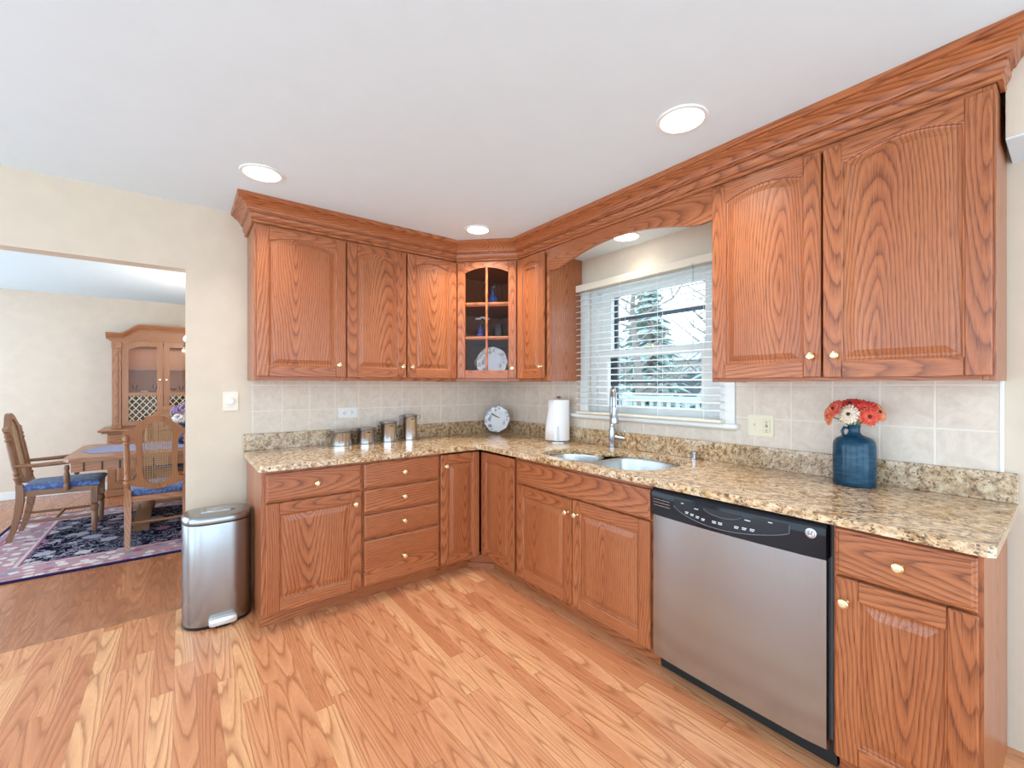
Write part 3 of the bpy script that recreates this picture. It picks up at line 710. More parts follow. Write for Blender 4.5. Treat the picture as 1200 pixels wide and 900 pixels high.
lamp(-.177, -1.549, 2.205, .075, 'round recessed light in the lowered soffit over the sink window', LAMP_W * .10)

# ------------------------------------------------------------------ blind
t = thing('window_blind', 'white two-inch slatted blind lowered over the sink window', 'blind', (1.54, -.05, 1.09), None, MB)
bs0, bs1 = 1.018, 2.085
g = G(); g.box(bs0, bs1, -.078, -.022, 1.962, 2.010, 0, None, .003); g.build('headrail', CREAMR, t, MB)
def slat_g(z, tilt):
    g = G(); n = 5; w = .025
    up = [(-.05 + w * (2 * i / n - 1) * cos(tilt), z + w * (2 * i / n - 1) * sin(tilt) + .003 * (1 - (2 * i / n - 1) ** 2)) for i in range(n + 1)]
    prof_ = up + [(p[0], p[1] - .0025) for p in up[::-1]]
    g.loft([[(s, p[0], p[1]) for p in prof_] for s in (bs0 + .002, bs1 - .002)], 0, None, True); return g
zz = 1.945; zsl = []
while zz > 1.13: zsl.append(zz); zz -= .0415
for z in zsl: slat_g(z, radians(8)).build('slat', BLINDW, t, MB)
g = G(); g.box(bs0, bs1, -.076, -.024, 1.088, 1.104, 0, None, .004); g.build('bottom_rail', CREAMR, t, MB)
for s in (1.12, 1.42, 1.70, 1.99):
    g = G()
    for y in (-.077, -.023): g.tube([(s, y, 1.10), (s, y, 1.965)], .0011, 6)
    g.build('ladder_cord', BLINDW, t, MB)
g = G(); g.tube([(1.93, -.082, 1.96), (1.93, -.084, 1.45)], .0035, 8); g.ball((1.93, -.082, 1.965), .008, 0); g.build('tilt_wand', CLEARG, t, MB)

# ------------------------------------------------------------------ switches and sockets
def slot(g, x, z, M=None):
    g.box(x - .0022, x - .0008, -.0175, -.0165, z - .004, z + .006, 1); g.box(x + .004, x + .0054, -.0175, -.0165, z - .004, z + .006, 1); g.lathe([(.0022, -.0165), (.0022, -.0175)], (x + .0022, 0, z - .009), 10, 1, 'y')
t = thing('double_wall_plate', 'ivory double wall plate with switch and GFCI socket, on the tiles right of the window', 'outlet', (2.258, -.01, 1.03), None, MB)
g = G(); g.plate(rrect(2.197, 2.319, 1.033, 1.140, .006), [], -.013, -.0085); g.build('cover_plate', IVORY, t, MB)
g = G(); g.box(2.220, 2.236, -.0145, -.013, 1.060, 1.112); g.box(2.2245, 2.2315, -.022, -.0145, 1.084, 1.094, 0, None, .002); g.build('toggle_switch', IVORY, t, MB)
g = G(); g.box(2.271, 2.303, -.0165, -.013, 1.054, 1.118, 0, None, .002)
for z in (1.104, 1.064): slot(g, 2.285, z)
g.box(2.281, 2.293, -.018, -.0165, 1.087, 1.091, 2); g.box(2.281, 2.293, -.018, -.0165, 1.080, 1.084, 1)
g.build('socket', [IVORY, BLACKM, plain('red_button', (.45, .05, .04), .4)], t, MB)
t = thing('horizontal_outlet', 'white socket plate set sideways in the tiles above the steel canisters', 'outlet', (-1.385, -.01, 1.055))
g = G(); g.plate(rrect(-1.451, -1.318, 1.056, 1.129, .006), [], -.013, -.0085); g.build('cover_plate', WPLATE, t)
for x in (-1.412, -1.358):
    g = G(); g.lathe([(.017, -.013), (.017, -.0155), (.0155, -.0163)], (x, 0, 1.0925), 24, 0, 'y')
    g.box(x - .006, x - .004, -.017, -.016, 1.088, 1.097, 1); g.box(x + .003, x + .005, -.017, -.016, 1.088, 1.097, 1); g.box(x - .0015, x + .0015, -.017, -.016, 1.080, 1.084, 1)
    g.build('socket', [WPLATE, BLACKM], t)
t = thing('dimmer_switch', 'cream dimmer switch plate with round knob on the wall by the dining room opening', 'light switch', (-2.098, -.005, 1.13))
g = G(); g.plate(rrect(-2.138, -2.057, 1.133, 1.251, .006), [], -.006, 0); g.build('cover_plate', IVORY if False else plain('cream_plate', (.80, .74, .62), .4), t)
g = G(); g.lathe([(.021, -.006), (.020, -.018), (.017, -.021)], (-2.0975, 0, 1.192), 24, 0, 'y'); g.build('dimmer_knob', WPLATE, t)

# ------------------------------------------------------------------ things on the worktop
def canister(x, y, r, h, label):
    t = thing('canister', label, 'canister', (x, y, CT), 'steel kitchen canisters')
    g = G(); g.lathe([(r - .003, 0.0005), (r, .003), (r, h - .012), (r + .002, h - .009)], (x, y, CT), 36); g.build('body', STEELC, t)
    g = G(); g.lathe([(r + .003, h - .0085), (r + .004, h - .003), (r - .002, h - .001)], (x, y, CT), 36, 0); g.build('gasket', GREYP, t)
    g = G(); g.lathe([(r + .001, h - .0005), (r + .002, h + .007), (r - .006, h + .012), (r * .5, h + .0135)], (x, y, CT), 36); g.build('lid', CHROME, t)
    dx = Vector((cos(-.25), sin(-.25)))
    for s in (-1, 1):
        c = Vector((x, y)) + dx * s * (r + .002); e = Vector((x, y)) + dx * s * (r + .022)
        g = G(); pd = Vector((-dx.y, dx.x)) * .012
        g.tube([(c.x + pd.x, c.y + pd.y, CT + h + .006), (e.x + pd.x, e.y + pd.y, CT + h + .002), (e.x + pd.x * .6, e.y + pd.y * .6, CT + h - .018), (c.x, c.y, CT + h - .030), (e.x - pd.x * .6, e.y - pd.y * .6, CT + h - .018), (e.x - pd.x, e.y - pd.y, CT + h + .002), (c.x - pd.x, c.y - pd.y, CT + h + .006)], .0022, 8)
        g.build('wire_clamp', CHROME, t)
    a0 = math.atan2(-3.2388 - y, -2.3447 - x) + .35
    if h > .1:
        g = G(); rows = [[(x + (r + .0006) * cos(a0 + a), y + (r + .0006) * sin(a0 + a), CT + h - z) for a in (-.2, -.1, 0, .1, .2)] for z in (.018, .026)]
        g.add(rows[0] + rows[1], [(i, i + 1, i + 6, i + 5) for i in range(4)]); g.build('label_window', BLACKM, t)
canister(-1.455, -.101, .070, .098, 'shortest and widest steel canister, at the left end of the row')
canister(-1.283, -.095, .060, .104, 'second shortest steel canister, next to the widest one')
canister(-1.112, -.090, .059, .140, 'second tallest steel canister, beside the tallest one')
canister(-.941, -.088, .055, .182, 'tallest steel canister, at the right end of the row')

# blue and white plate on a wire stand
def face_frame(x, y, z, tilt, yaw=pi / 4 + .15): return Matrix.Translation((x, y, z)) @ Matrix.Rotation(-yaw + 0, 4, 'Z') @ Matrix.Rotation(tilt, 4, 'X')
def plate_mat(name, rim, accent, twig):
    m = NT(name); tc = m.n('ShaderNodeTexCoord'); v = tc.outputs['Object']
    vo = m.n('ShaderNodeTexVoronoi', {'Scale': 26.0}); m.put(vo.inputs['Vector'], v)
    nz = m.noise(v, 70, 3)
    sp = m.n('ShaderNodeSeparateXYZ', {0: v})
    r = m.math('SQRT', m.math('ADD', m.math('POWER', sp.outputs[0], 2.0), m.math('POWER', sp.outputs[2], 2.0)))
    mask = m.math('MULTIPLY', m.math('LESS_THAN', m.math('ADD', vo.outputs['Distance'], m.math('MULTIPLY', nz, .5)), .68), m.ramp(r, [(.40 * .13, (0,) * 3), (.55 * .13, (1,) * 3)]))
    c = m.mix(m.math('MULTIPLY', mask, .75), c4(.84, .84, .82), m.ramp(vo.outputs['Color'], accent))
    m.set(col=c, rough=.12, spec=.5); return m.m
BLUEW = plate_mat('blue_and_white_china', None, [(.2, (.10, .17, .36)), (.6, (.28, .36, .52)), (.9, (.55, .60, .66))], True)
t = thing('decorative_plate', 'blue and white scalloped china plate standing in the corner of the worktop', 'plate', (-.172, -.172, CT + .012))
PM = face_frame(-.175, -.175, CT + .012 + .112, radians(-14))
g = G(); seg = 72
def scal(r, k): return [(r * (1 + k * cos(9 * 2 * pi * i / seg)) * cos(2 * pi * i / seg), r * (1 + k * cos(9 * 2 * pi * i / seg)) * sin(2 * pi * i / seg)) for i in range(seg)]
prf = [(.111, -.010, .03), (.108, -.011, .03), (.085, -.003, .01), (.070, .004, 0), (.066, .008, 0), (.004, .008, 0)]
g.loft([[(p[0], y, p[1]) for p in scal(r, k)] for r, y, k in prf], 0, None, True, (False, True))
g.loft([[(p[0], y + .004, p[1]) for p in scal(r, k)] for r, y, k in prf], 0, None, True, (False, True))
pl = g.build('plate_disc', BLUEW, t); pl.data.transform(Matrix.Identity(4)); 
pl.matrix_parent_inverse = Matrix.Identity(4)
def pose(o, M, parent):
    """put a mesh built about its own origin into place under its thing"""
    off = Vector(parent['_w']); me = o.data
    me.transform(Matrix.Translation(off)); o.location = (0, 0, 0)
    o.matrix_local = Matrix.Translation(-off) @ M; return o
pose(pl, PM, t)
g = G(); g.tube([(-.055, -.010 + .004, .052), (-.035, -.003, .038), (-.01, .001, .024), (.02, .002, .014)], [.003, .005, .005, .003], 8); g.tube([(-.035, -.003, .038), (-.05, -.005, .03)], [.003, .0015], 6)
bt = g.build('painted_twig', plain('brown_twig', (.16, .11, .07), .4), t); pose(bt, PM, t)
t = thing('plate_stand', 'small wire easel holding the blue and white plate', 'plate stand', (-.172, -.172, CT))
SM = Matrix.Translation((-.175, -.175, CT)) @ Matrix.Rotation(-pi / 4 - .15, 4, 'Z')
g = G()
for s in (-1, 1):
    g.tube([(s * .045, -.045, .0025), (s * .045, -.05, .028)], .002, 6); g.tube([(s * .045, -.045, .0025), (s * .045, .055, .0025)], .002, 6)
    g.tube([(s * .045, .008, .003), (s * .03, .038, .13)], .002, 6)
g.tube([(-.045, .02, .0025), (.045, .02, .0025)], .002, 6); g.tube([(-.03, .038, .13), (.03, .038, .13)], .002, 6); g.build('wire_frame', CHROME, t, SM)

# paper towels
px_, ps_ = -.120, .890
t = thing('paper_towel_holder', 'chrome paper towel holder with a round foot, left of the window', 'towel holder', (px_, -ps_, CT))
g = G(); g.lathe([(.088, 0), (.088, .006), (.080, .010), (.02, .012)], (px_, -ps_, CT), 40); g.build('foot', CHROME, t)
g = G(); g.tube([(px_, -ps_, CT + .01), (px_, -ps_, CT + .318)], .008, 12); g.lathe([(.010, .318), (.019, .324), (.021, .330), (.012, .336)], (px_, -ps_, CT), 20); g.build('rod', CHROME, t)
ax_, ay_ = px_ - .066, -ps_ - .058
g = G(); g.tube([(ax_, ay_, CT + .006), (ax_, ay_, CT + .12)], .0035, 8); g.build('tension_arm', CHROME, t)
t = thing('paper_towel_roll', 'white paper towel roll on its holder, with a loose end', 'paper towels', (px_, -ps_, CT + .013))
PAPER = NT('white_paper'); _tc = PAPER.n('ShaderNodeTexCoord'); _vo = PAPER.n('ShaderNodeTexVoronoi', {'Scale': 60.0}); PAPER.put(_vo.inputs['Vector'], _tc.outputs['Object'])
PAPER.set(col=(.88, .88, .87), rough=.85); PAPER.bump(_vo.outputs['Distance'], .15, .003); PAPER = PAPER.m
g = G(); g.lathe([(.021, .001), (.0785, .001), (.0785, .297), (.021, .297), (.021, .001)], (px_, -ps_, CT + .013), 48, 0, 'z', None, (False, False)); g.build('roll', PAPER, t)
g = G(); a0 = 3.50; rows = []
for z, fl in ((.001, 1.0), (.10, .85), (.16, .5), (.22, .1), (.297, 0)):
    rows.append([(px_ + (.0795 + .024 * fl * (i / 10) ** 1.6) * cos(a0 - .95 * i / 10), -ps_ + (.0795 + .024 * fl * (i / 10) ** 1.6) * sin(a0 - .95 * i / 10), CT + .013 + z) for i in range(11)])
g.add([p for r in rows for p in r], [(k * 11 + i, k * 11 + i + 1, (k + 1) * 11 + i + 1, (k + 1) * 11 + i) for k in range(4) for i in range(10)], 0, None, True)
o = g.build('loose_sheet', PAPER, t); sm = o.modifiers.new('thick', 'SOLIDIFY'); sm.thickness = .001

# blue bottle vase with gerberas
vx, vs_ = -.108, 2.668
BLUEG = NT('blue_glaze'); _tc = BLUEG.n('ShaderNodeTexCoord'); _n = BLUEG.noise(BLUEG.scalev(_tc.outputs['Object'], (14, 14, 60)), 1, 4, .6)
BLUEG.set(col=BLUEG.ramp(_n, [(.3, (.004, .030, .062)), (.55, (.009, .060, .110)), (.75, (.025, .10, .165))]), rough=.12, spec=.32, coat=0.0); BLUEG = BLUEG.m
t = thing('bottle_vase', 'blue glazed bottle vase on the worktop below the largest wall cabinet', 'vase', (vx, -vs_, CT))
g = G(); g.lathe([(.070, 0), (.073, .004), (.0735, .02), (.0745, .10), (.0735, .165), (.071, .180), (.062, .195), (.045, .204), (.028, .210), (.0215, .218), (.0195, .232), (.0225, .246), (.0235, .250), (.017, .250), (.015, .215)], (vx, -vs_, CT), 48); g.build('body', BLUEG, t)
g = G(); g.tube([(vx - .008, -vs_ + .018, CT + .236), (vx - .016, -vs_ + .030, CT + .240), (vx - .020, -vs_ + .036, CT + .224), (vx - .016, -vs_ + .032, CT + .202)], .006, 10); g.build('loop_handle', BLUEG, t)
def petal_mat(name, a, b):
    m = NT(name); tc = m.n('ShaderNodeTexCoord'); f = m.noise(tc.outputs['Object'], 60, 2)
    m.set(col=m.ramp(f, [(.35, a), (.65, b)]), rough=.55); return m.m
CORAL = petal_mat('coral_petal', (.72, .075, .045), (.85, .17, .10)); ORANGE = petal_mat('orange_petal', (.80, .20, .08), (.88, .34, .16)); RED = petal_mat('red_petal', (.60, .03, .025), (.78, .08, .05)); CREAMP = petal_mat('cream_petal', (.85, .66, .48), (.90, .80, .66))
DCENT = plain('dark_flower_eye', (.06, .02, .015), .7); STEMG = plain('green_stem', (.10, .22, .06), .5)
def gerbera(off, nrm, R, mat, label, npet=18, layers=2):
    base = Vector((vx, -vs_, CT + .235)); c = Vector((vx + off[0], -vs_ + off[1], CT + off[2]))
    t = thing('gerbera_flower', label, 'flower', tuple(base), 'gerberas in the blue vase')
    nrm = Vector(nrm).normalized(); u = nrm.orthogonal().normalized(); w = nrm.cross(u)
    g = G()
    for L in range(layers):
        for k in range(npet):
            a = 2 * pi * (k + .5 * L) / npet + random.uniform(-.06, .06); rr = R * (1 - .22 * L) * random.uniform(.92, 1.05)
            d = u * cos(a) + w * sin(a); s_ = nrm.cross(d)
            wd = rr * .19; lift = .10 + .28 * L
            P = []
            for q, ww in ((.12, .35), (.45, .85), (.8, 1.0), (1.0, .35)):
                m_ = c + d * rr * q + nrm * (rr * lift * sin(q * 2.4) * .6 + .002 * L)
                P += [m_ - s_ * wd * ww - nrm * .0015, m_ + nrm * .001, m_ + s_ * wd * ww - nrm * .0015]
            g.add(P, [(3 * i + j, 3 * i + j + 1, 3 * i + j + 4, 3 * i + j + 3) for i in range(3) for j in range(2)], 0, None, True)
    o = g.build('petals', mat, t); sm = o.modifiers.new('thick', 'SOLIDIFY'); sm.thickness = .0008
    g = G(); g.ball(tuple(c + nrm * .004), R * .20, 0, 12, 6); g.build('flower_eye', DCENT, t)
    g = G(); mid = (base + c) / 2 + Vector((off[0] * .1, off[1] * .1, .012)); inn = Vector((vx, -vs_, CT + .19)); g.tube([inn, base, mid, c - nrm * .003], .0026, 8); g.build('stem', STEMG, t)
gerbera((-.060, .002, .298), (-1, .25, .25), .040, CREAMP, 'cream gerbera with a dark eye at the front of the bunch')
gerbera((-.038, .060, .315), (-.7, .7, .5), .046, CORAL, 'coral gerbera upper left of the cream gerbera in the blue vase')
gerbera((-.035, -.045, .318), (-.8, -.5, .55), .047, RED, 'red gerbera upper right of the cream gerbera in the blue vase')
gerbera((-.052, -.062, .292), (-.9, -.6, .05), .038, CORAL, 'low coral gerbera at the right side of the bunch')
gerbera((-.030, .080, .285), (-.7, .9, 0.0), .040, ORANGE, 'low orange gerbera at the left side of the bunch')
gerbera((-.012, .012, .338), (-.55, .1, 1), .044, RED, 'red gerbera at the very top of the bunch')
gerbera((.006, -.078, .308), (-.2, -1, .45), .042, ORANGE, 'orange gerbera at the far right of the bunch')

# inside the glass corner cabinet
CK = Vector((.611, .791)).normalized()
def cabp(u_off, depth): # along the door from its middle, and back from the door
    b = MDG @ Vector((mc + u_off, depth, 0)); return b.x, b.y
x_, y_ = cabp(.02, .10)
SCRAN = plate_mat('floral_china', None, [(.2, (.30, .16, .10)), (.5, (.50, .34, .24)), (.9, (.62, .50, .40))], False)
t = thing('cake_plate', 'cream floral plate with side handles leaning inside the glass corner cabinet', 'plate', (x_, y_, UZ0 + .03))
PM2 = Matrix.Translation((x_, y_, UZ0 + .031 + .120)) @ Matrix.Rotation(-pi / 4, 4, 'Z') @ Matrix.Rotation(radians(-10), 4, 'X')
g = G(); prf = [(.122, -.010, .015), (.119, -.011, .015), (.09, -.003, .0), (.078, .004, 0), (.074, .007, 0), (.004, .007, 0)]
g.loft([[(p[0], y, p[1]) for p in scal(r, k)] for r, y, k in prf], 0, None, True, (False, True)); g.loft([[(p[0], y + .004, p[1]) for p in scal(r, k)] for r, y, k in prf], 0, None, True, (False, True))
o = g.build('plate_disc', SCRAN, t); pose(o, PM2, t)
for s in (-1, 1):
    g = G(); g.tube([(s * .112, -.008, .03), (s * .132, -.010, .018), (s * .136, -.010, -.005), (s * .128, -.010, -.025), (s * .112, -.008, -.034)], .004, 8); o = g.build('side_handle', plain('gilt_handle', (.55, .42, .22), .25, .6), t); pose(o, PM2, t)
PURP = plain('purple_glaze', (.045, .035, .16), .12, spec=.6)
x_, y_ = cabp(-.075, .12)
t = thing('bud_vase', 'small dark purple vase on the middle shelf of the glass corner cabinet', 'vase', (x_, y_, 1.654))
g = G(); g.lathe([(.022, 0), (.036, .015), (.040, .04), (.034, .065), (.018, .085), (.014, .105), (.020, .118), (.016, .118)], (x_, y_, 1.654), 28); g.build('body', PURP, t)
for k, (dx, dy, dz) in enumerate(((-.022, 0, .16), (.012, -.012, .172), (.040, -.030, .162))):
    fl = thing('white_blossom', ['white blossom leaning left in the purple vase', 'tallest white blossom in the purple vase', 'white blossom leaning right in the purple vase'][k], 'flower', (x_, y_, 1.654 + .11), 'white blossoms in the purple vase')
    g = G()
    for q in range(7):
        a = 2 * pi * q / 7; g.ball((x_ + dx + .014 * cos(a), y_ + dy + .014 * sin(a), 1.654 + dz), .010, 0, 10, 6, (1, 1, .6))
    g.build('petals', plain('white_petal', (.85, .82, .76), .6), fl)
    g = G(); g.tube([(x_, y_, 1.654 + .112), (x_ + dx * .6, y_ + dy * .6, 1.654 + dz - .02), (x_ + dx, y_ + dy, 1.654 + dz)], .0018, 6); g.build('stem', STEMG, fl)
x_, y_ = cabp(.065, .13)
g = G(); g.lathe([(.030, 0), (.042, .01), (.050, .05), (.046, .085), (.034, .105), (.036, .115), (.030, .115), (.040, .08), (.044, .05), (.034, .012)], (x_, y_, 1.654), 28)
tag(recentre(g.build('glass_jar', CLEARG)), 'clear glass jar beside the purple vase in the corner cabinet', 'jar')
x_, y_ = cabp(.02, .14)
t = thing('glass_decanter', 'blue glass decanter with clear stopper on the top shelf of the corner cabinet', 'decanter', (x_, y_, 1.909))
g = G(); g.lathe([(.030, 0), (.042, .012), (.044, .04), (.030, .075), (.014, .10), (.013, .13), (.018, .135)], (x_, y_, 1.909), 28); g.build('body', plain('cobalt_glass', (.03, .07, .28), .08, spec=.7, trans=.5), t)
g = G(); g.lathe([(.010, .135), (.017, .15), (.020, .165), (.010, .185)], (x_, y_, 1.909), 20); g.build('stopper', CLEARG, t)

# ------------------------------------------------------------------ trash can
t = thing('trash_can', 'brushed stainless steel pedal bin with oval lid, standing left of the base cabinets', 'trash can', (-2.178, -.285, 0))
def ov(k, z, dy=0):
    pts = []
    for i in range(48):
        a = 2 * pi * i / 48; ca, sa = cos(a), sin(a)
        X = .162 * k * math.copysign(abs(ca) ** .62, ca); Yv = (.150 if sa < 0 else .125) * k * math.copysign(abs(sa) ** .80, sa)
        pts.append((-2.180 + X, -.285 + Yv + dy, z))
    return pts
g = G(); g.loft([ov(1.0, .004), ov(1.0, .016)]); g.build('base_ring', BLACKP, t)
g = G(); g.loft([ov(.99, .016), ov(.995, .03), ov(.995, .545), ov(.99, .548)]); g.build('body', STEELV, t)
g = G(); g.loft([ov(.975, .548), ov(.975, .556)]); g.build('collar', BLACKM, t)
g = G(); g.loft([ov(1.0, .556), ov(1.005, .562), ov(1.0, .580), ov(.95, .590), ov(.80, .594), ov(.02, .596)]); lid = g.build('lid', STEELV, t)
g = G(); g.loft([[(p[0], p[1], z) for p in rrect(-2.18 - q, -2.18 + q, -.305 - q * .45, -.305 + q * .45, q * .3)] for q, z in ((.078, .593), (.078, .5985), (.070, .600), (.066, .5975), (.02, .597))]); g.build('lid_plate', CHROME, lid)
g = G(); g.loft([[(p[0], y, p[1]) for p in rrect(-2.165 - .062 * k, -2.165 + .062 * k, .020, .020 + .034 * k, .010, 4)] for y, k in ((-.425, 1), (-.452, 1.05), (-.466, 1.0), (-.470, .9))]); g.box(-2.20, -2.13, -.455, -.42, .004, .022, 1); g.build('pedal', [plain('pale_pedal', (.72, .72, .70), .3, .5), BLACKP], t)

# ------------------------------------------------------------------ dining room: rug, table, chairs, china cabinet
def rug_mat():
    m = NT('persian_rug'); tc = m.n('ShaderNodeTexCoord'); v = tc.outputs['Object']; sp = m.n('ShaderNodeSeparateXYZ', {0: v})
    X, Y = sp.outputs[0], sp.outputs[1]
    # distance from the edges (rug is centred on its origin, 2.9 x 1.96)
    ex = m.math('SUBTRACT', 1.45, m.math('ABSOLUTE', X)); ey = m.math('SUBTRACT', .98, m.math('ABSOLUTE', Y)); e = m.math('MINIMUM', ex, ey)
    v1 = m.n('ShaderNodeTexVoronoi', {'Scale': 6.5, 'Randomness': .9}); m.put(v1.inputs['Vector'], v)
    nz = m.noise(v, 19, 3, .6, 1.5); n2 = m.noise(v, 9, 3, .6, 2.0)
    fl = m.math('LESS_THAN', m.math('ADD', v1.outputs['Distance'], m.math('MULTIPLY', nz, .8)), .76)
    vine = m.math('LESS_THAN', m.math('ABSOLUTE', m.math('SUBTRACT', n2, .5)), .035)
    pal = m.ramp(v1.outputs['Color'], [(.2, (.42, .38, .44)), (.45, (.55, .50, .52)), (.65, (.36, .16, .26)), (.85, (.22, .25, .38))], 'CONSTANT')
    field = m.mix(fl, m.mix(vine, c4(.006, .007, .022), c4(.26, .24, .30)), pal)
    v2 = m.n('ShaderNodeTexVoronoi', {'Scale': 15.0}); m.put(v2.inputs['Vector'], v)
    f2 = m.math('LESS_THAN', m.math('ADD', v2.outputs['Distance'], m.math('MULTIPLY', nz, .6)), .74)
    bord = m.mix(f2, c4(.44, .27, .30), m.ramp(v2.outputs['Color'], [(.3, (.68, .60, .58)), (.55, (.40, .14, .20)), (.7, (.30, .26, .36)), (.85, (.66, .48, .48))], 'CONSTANT'))
    c = m.mix(m.math('LESS_THAN', e, .33), field, bord)
    for lo_, hi_, col in ((.32, .335, c4(.35, .12, .18)), (.30, .32, c4(.62, .50, .52)), (.075, .09, c4(.36, .14, .2)), (-1, .03, c4(.02, .018, .07))):
        c = m.mix(m.math('MULTIPLY', m.math('GREATER_THAN', e, lo_), m.math('LESS_THAN', e, hi_)), c, col)
    m.set(col=c, rough=1.0, spec=.03); m.bump(m.noise(v, 500, 2), .3, .004); return m.m
g = G(); g.box(-1.45, 1.45, -.98, .98, 0, .010, 0, None, .003)
o = g.build('patterned_rug', rug_mat()); o.location = (-2.13, 1.98, .0005); tag(o, 'navy and pink floral rug under the dining table', 'rug')

TZ = .697
t = thing('dining_table', 'oak trestle dining table seen through the opening', 'table', (-2.28, 2.24, .011))
g = G(); g.plate([(-3.10, 1.78), (-3.06, 1.705), (-1.50, 1.705), (-1.46, 1.78), (-1.46, 2.70), (-1.50, 2.775), (-3.06, 2.775), (-3.10, 2.70)], [], TZ - .028, TZ, 'xy', 0, 'x'); g.plate([(-3.085, 1.785), (-3.05, 1.722), (-1.51, 1.722), (-1.475, 1.785), (-1.475, 2.695), (-1.51, 2.758), (-3.05, 2.758), (-3.085, 2.695)], [], TZ - .036, TZ - .028, 'xy', 0, 'x'); g.build('tabletop', OAKD, t)
g = G(); g.box(-3.05, -1.485, 1.735, 1.757, TZ - .115, TZ - .036, 0, 'x'); g.box(-3.05, -1.485, 2.723, 2.745, TZ - .115, TZ - .036, 0, 'x'); g.box(-3.05, -3.028, 1.757, 2.723, TZ - .115, TZ - .036, 0, 'y'); g.box(-1.507, -1.485, 1.757, 2.723, TZ - .115, TZ - .036, 0, 'y')
for k in range(14): g.box(-2.98 + k * .11, -2.968 + k * .11, 1.731, 1.736, TZ - .11, TZ - .04, 1)
g.build('apron', [OAKD, plain('dark_groove', (.06, .03, .015), .6)], t)
for x in (-2.62, -1.94):
    g = G(); g.lathe([(.05, .06), (.075, .10), (.085, .16), (.06, .22), (.05, .27), (.085, .33), (.09, .40), (.06, .47), (.055, .52), (.10, .57)], (x, 2.24, .011), 20, 0, 'z', 'z'); g.box(x - .11, x + .11, 2.0, 2.48, TZ - .12, TZ - .036, 0, 'y')
    g.plate([(1.80, .011), (1.90, .011), (1.95, .05), (2.53, .05), (2.58, .011), (2.68, .011), (2.68, .05), (2.58, .085), (2.45, .11), (2.03, .11), (1.90, .085), (1.80, .05)], [], x - .055, x + .055, 'yz', 0, 'y'); g.build('pedestal', CHAIRW, t)
g = G(); g.box(-2.60, -1.96, 2.21, 2.27, .15, .20, 0, 'x', .006); g.build('stretcher', OAKD, t)
RUN = NT('grey_blue_cloth'); _tc = RUN.n('ShaderNodeTexCoord'); RUN.set(col=(.27, .28, .42), rough=.9); RUN.bump(RUN.noise(RUN.scalev(_tc.outputs['Object'], (300, 300, 300)), 1, 2), .3, .003); RUN = RUN.m
g = G(); g.plate([(-2.955, 1.95), (-1.60, 1.95), (-1.60, 2.55), (-2.955, 2.55), (-3.06, 2.25)], [], TZ + .0008, TZ + .0035, 'xy'); tag(recentre(g.build('table_runner', RUN)), 'grey blue runner lying along the dining table', 'table runner')

BLUEF = NT('blue_damask'); _tc = BLUEF.n('ShaderNodeTexCoord'); _v = BLUEF.n('ShaderNodeTexVoronoi', {'Scale': 38.0}); BLUEF.put(_v.inputs['Vector'], _tc.outputs['Object'])
BLUEF.set(col=BLUEF.ramp(_v.outputs['Distance'], [(.25, (.13, .22, .44)), (.55, (.045, .09, .26))]), rough=.8, sheen=.3); BLUEF = BLUEF.m
CANE = plain('woven_cane', (.42, .26, .14), .6)
def post_g(x, y0, z0, z1):
    """one turned back post, raked backwards"""
    rk = .16; k = [(0, .019), (.04, .019), (.05, .024), (.065, .024), (.075, .015), (.095, .022), (.11, .016), (.15, .019), (.33, .019), (.37, .015), (.385, .023), (.40, .015), (.42, .022), (.44, .016), (.455, .020), (.465, .008)]
    H = z1 - z0; sc = H / .465
    g = G(); g.tube([(x, y0 - rk * h * sc, z0 + h * sc) for h, r in k], [r for h, r in k], 12, 0, 'z'); return g
